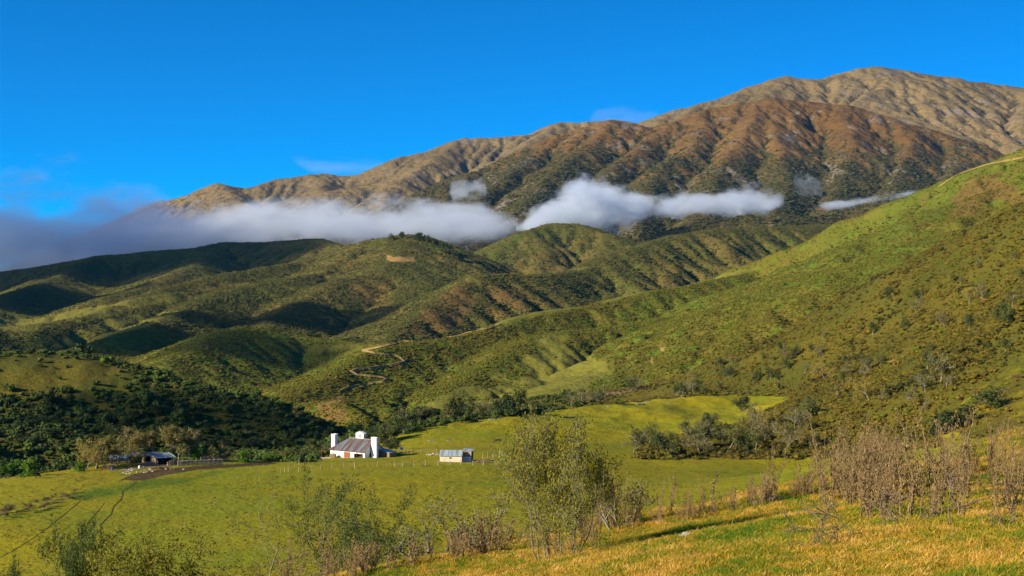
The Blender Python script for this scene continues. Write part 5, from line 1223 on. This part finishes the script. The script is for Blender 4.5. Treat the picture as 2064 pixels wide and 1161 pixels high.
shrub_at('bush', 1304, 100, 37, 1088, 'fleaf_dark', 'dark green leafy bush in the bottom left corner', wide=.45, stems=4, per=14, leaf=.08, r0=.08, nb=(8, 5, 4), first=.3, spread=.8)
shrub_at('bush', 1305, 262, 36, 1116, 'fleaf', 'broad yellow-green bush at the bottom edge, right of the dark corner bush', wide=.95, stems=7, per=9, leaf=.07, nb=(7, 5, 4), lean=.4)
shrub('bush', 1306, 965, 1098, 1005, 'fleaf', 'low mixed bush of leaves and dead stalks just left of the large round bush', wide=1.6, stems=6, per=2.6, leaf=.045, levels=2, nb=(6, 5), lean=.5)
shrub('bush', 1307, 880, 1120, 1060, 'fleaf_dark', 'small dark twiggy bush on the edge of the bank at the bottom', wide=1.8, stems=6, per=1.6, leaf=.04, levels=2, nb=(6, 5), lean=.6)
shrub('bush', 1308, 1250, 1064, 955, 'fleaf', 'thin dark-leaved bush at the right shoulder of the large round bush', wide=.9, stems=5, per=1.0, leaf=.055, levels=3, nb=(5, 4, 3), lean=.35)

def weed_meshes(seed, H, stems, leaf=.055, dens=30, brk=7, spread=.16):
    r = np.random.default_rng(seed); S = []; C = []
    def stalk(p, d, L, rad, lv):
        n = 7; q = p.copy(); dd = d.copy(); pts = [q.copy()]
        for i in range(n):
            dd = dd+r.normal(0, .09, 3)+[0, 0, .05]; dd /= np.linalg.norm(dd); q2 = q+dd*L/n
            S.append((q, q2, rad*(1-.7*i/n), rad*(1-.7*(i+1)/n))); q = q2; pts.append(q.copy())
            if lv < 1 and i >= 1 and r.random() < .85:
                for _ in range(r.integers(1, 3)):
                    a = r.uniform(0, 6.28); nd = dd*.9+np.array([math.cos(a), math.sin(a), 0])*.38; stalk(q.copy(), nd/np.linalg.norm(nd), L*r.uniform(.16, .38)*(1-.4*i/n), rad*.5, lv+1)
        pts = np.array(pts); m = int(dens*L/H*(1.1 if lv == 0 else 1.0))+2
        t = r.uniform(.08, 1, m)*n; i = np.minimum(t.astype(int), n-1); C.append(pts[i]+(pts[i+1]-pts[i])*(t-i)[:, None]+r.normal(0, .022, (m, 3)))
    for k in range(stems):
        a = r.uniform(0, 6.28); sp = r.uniform(0, spread)*(1+.5*stems/8); d = np.array([math.cos(a)*sp*1.3, math.sin(a)*sp*1.3, 1.]); d /= np.linalg.norm(d)
        stalk(np.array([math.cos(a)*sp*.5, math.sin(a)*sp*.5, -.06]), d, H*r.uniform(.4, 1.08), .008, 0)
    V, F = tubes(S, 4, .0028); tm = quad_mesh('stem', V, F, M['stalk'])
    C = np.concatenate(C); n = len(C); V, F = leaf_quads(C, r.uniform(.5, 1.35, n)*leaf, r, up=-.2, aspect=.5, droop=np.array([0, 0, -.9])); cm = quad_mesh('dead_leaves', V, F, M['dry'])
    return tm, cm
W_tall = [weed_meshes(2000+i, 1.5, 4+i, leaf=.046, dens=40, spread=.22) for i in range(6)]
W_short = [weed_meshes(2100+i, .8, 4+i, leaf=.045, dens=45, spread=.35) for i in range(4)]
W_single = [weed_meshes(2200+i, 1.2, 1, leaf=.06, dens=70, spread=.1) for i in range(3)]
rw = random.Random(77)
def weed(K, px, py, H, label, group=None, base=1.5, wide=1.0, y=None):
    p = hit(g_fore, px, py, ymin=5, ymax=60) if y is None else at_depth(px, y)
    if px > 1600 and y is None and base == 1.5: H = min(H, max(.3, (CY-rw.uniform(832, 905))/FPX*p.y-p.z))
    s = H/base
    return plant('dead_weed', K[rw.randrange(len(K))], p, s*wide, rw.uniform(0, 6.28), label, 'weed', group, names=('stem', 'dead_leaves'), sz=s)
CRF = lambda px: float(np.interp(px, [500, 640, 800, 1000, 1200, 1400, 1600, 1850, 2064, 2200], [1190, 1180, 1142, 1103, 1066, 1035, 994, 946, 874, 830]))
for i in range(62):
    px = rw.uniform(1740, 2085); py = CRF(px)+rw.uniform(2, 190)*rw.random()**.6; py = min(py, 1048)
    weed(W_tall, px, py, rw.uniform(.4, 1.35), 'tall dead brown weed in the dense stand at the right edge of the bank', 'dense stand of dead weeds on the right')
for i in range(34):
    px = rw.uniform(1640, 1800); py = CRF(px)+rw.uniform(1, 50)
    weed(W_tall, px, py, rw.uniform(.6, 1.55), 'dead brown weed in the bushy clump left of the dense stand', 'bushy clump of dead weeds')
for i in range(30):
    px = rw.uniform(1320, 1650); py = CRF(px)+rw.uniform(0, 14)
    weed(W_tall if rw.random() < .35 else W_short, px, py, rw.uniform(.45, .9), 'low dead weed in the thin row along the crest of the near bank', 'row of dead weeds along the crest')
for i in range(11):
    weed(W_tall, rw.uniform(1205, 1290), CRF(1250)+rw.uniform(-2, 10), rw.uniform(.5, 1.15), 'upright dead weed packed against the right side of the large round bush', 'dead weeds right of the large bush')
for i in range(15):
    px = rw.uniform(1010, 1200); weed(W_tall, px, CRF(px)+rw.uniform(0, 45)*(1 if px > 1080 else .4), rw.uniform(.4, .95), 'brown dead weed tangled into the foot of the large round bush', 'dead weeds at the foot of the large bush')
for i in range(11):
    px = rw.uniform(890, 1010); weed(W_short, px, CRF(px)+rw.uniform(0, 14), rw.uniform(.35, .75), 'dead weed among the low bushes left of the large round bush', 'dead weeds left of the large bush', base=.8)
for i in range(9):
    px = rw.uniform(660, 860); weed(W_short, px, CRF(px)+rw.uniform(-2, 10), rw.uniform(.3, .6), 'short dead weed on the lower edge of the bank', 'short dead weeds at the lower edge of the bank', base=.8)
for i in range(9):
    px = rw.uniform(500, 740); weed(W_tall, px, 0, rw.uniform(.7, 1.3), 'grey dead weed standing among the crooked trees at the bottom', 'dead weeds among the crooked trees', y=rw.uniform(27, 33))
for px, py, H, lab in ((829,1146,.95,'single leafy dead stalk standing alone on the lower edge of the bank'),(1706,1000,1.75,'tallest dead weed with pale seed heads, rising above the bushy clump'),(1432,1034,.95,'single tall dead stalk above the thin row on the crest'),(1352,1040,.95,'single dead stalk at the left end of the thin row on the crest'),(386,1175,.6,'dead stalk poking up beside the broad bush at the bottom edge'),(1890,1040,1.5,'nearest tall dead weed, dark at its foot, in front of the dense stand'),(2040,1000,1.7,'tall dead weed at the very right edge of the picture')):
    weed(W_single if H < 1.2 else W_tall, px, py, H, lab, base=1.2 if H < 1.2 else 1.5, y=26 if px == 386 else None)
# fallen dead bush lying on the grass
ms = make_tree('bush', 3001, M['dry'], M['twig'], .03, .5, .03, minr=.004, H=.34, stems=8, levels=2, nb=(6, 4), spread=.8, first=.2, up=-.05, r0=.02, lean=.9)
p = hit(g_fore, 1845, 1085, ymin=5); T = plant('fallen_bush', ms, p, 1.0, 0, 'grey dead bush lying on its side on the grass in front of the dense weeds', 'dead bush', names=('branch', 'dead_leaves')); T.rotation_euler = (R(4), R(-6), R(8))
ms = make_tree('bush', 3002, M['dry'], M['twig'], .03, .3, .03, minr=.004, H=.22, stems=6, levels=2, nb=(5, 4), spread=.8, first=.2, up=-.05, r0=.014, lean=.9)
p = hit(g_fore, 1740, 1062, ymin=5); T = plant('fallen_bush', ms, p, 1.0, 0, 'smaller tangle of grey twigs lying left of the fallen dead bush', 'dead bush', names=('branch', 'dead_leaves')); T.rotation_euler = (0, R(-6), R(20))
for px, py, s, lab in ((1390,1082,.10,'small pale stone in the grass of the near bank'),(1792,1003,.07,'whitish stone among the foot of the weeds'),(1560,1010,.16,'dark clod of earth on the crest of the near bank'),(1535,1015,.12,'second dark clod of earth, left of the bigger one')):
    m2 = me_rock.copy(); m2.materials.clear(); m2.materials.append(M['rock'] if 'st' in lab[:16] else M['bark']); o = bpy.data.objects.new('stone' if 'stone' in lab else 'clod', m2); col.objects.link(o)
    o.location = hit(g_fore, px, py, ymin=5); o.scale = (s*1.6, s, s); tag(o, lab, 'stone' if 'stone' in lab else 'clod')
# grass
M['blade'] = mat_leaf('short_autumn_grass_blades', [(0, (.09, .18, .008)), (.3, (.19, .23, .010)), (.5, (.38, .27, .018)), (.8, (.54, .31, .028)), (1, (.66, .42, .10))], trans=.35)
def tuft(seed, n, h, sp):
    r = np.random.default_rng(seed); a = r.uniform(0, 6.28, n); rad = np.abs(r.normal(0, sp, n)); b = np.stack([np.cos(a)*rad, np.sin(a)*rad, np.full(n, -.01)], 1)
    lean = r.normal(0, .55, (n, 2)); hh = h*r.uniform(.5, 1.2, n); tip = b+np.stack([lean[:, 0]*hh, lean[:, 1]*hh, hh*.8], 1); mid = (b+tip)/2+np.stack([lean[:, 0]*-.12*hh, lean[:, 1]*-.12*hh, hh*.12], 1)
    w = r.uniform(.0022, .0048, n)[:, None]; c = np.stack([np.sin(a*3), np.cos(a*3), np.zeros(n)], 1)*w
    V = np.stack([b-c, b+c, mid+c*.8, mid-c*.8, tip], 1).reshape(-1, 3); o = np.arange(n)[:, None]*5
    F = np.concatenate([o+[[0, 1, 2, 3]], o+[[3, 2, 4, 3]]]); return V, F
TU = []
for i in range(4):
    V, F = tuft(4000+i, 26, .062, .055); TU.append(bpy.data.objects.new('grass_tuft', quad_mesh('grass_tuft', V, F, M['blade'])))
for i in range(1):
    V, F = tuft(4100+i, 30, .10, .05); TU.append(bpy.data.objects.new('grass_tuft', quad_mesh('grass_tuft', V, F, M['blade'])))
pt = sow(g_fore, 330000, lambda x, y, z, px, py: np.clip(.75+.7*fbm(x*1.1, y*1.1, 3, 871), .12, 1), r1, .15, margin=.004, y0=6.5, y1=44, u0=-.40, u1=.40)
s = r1.uniform(.3, .95, len(pt))*(.7+.014*pt[:, 1]); tone = .50+.8*fbm(pt[:, 0]*.6, pt[:, 1]*.35, 3, 873)+.4*fbm(pt[:, 0]*3, pt[:, 1]*3, 2, 874)+r1.normal(0, .3, len(pt))
scatter('grass', pt, np.stack([s*1.2, s*1.2, s], 1), tone, TU, 'short yellow and green grass covering the near bank', 'grass', r=r1, tilt=.2)
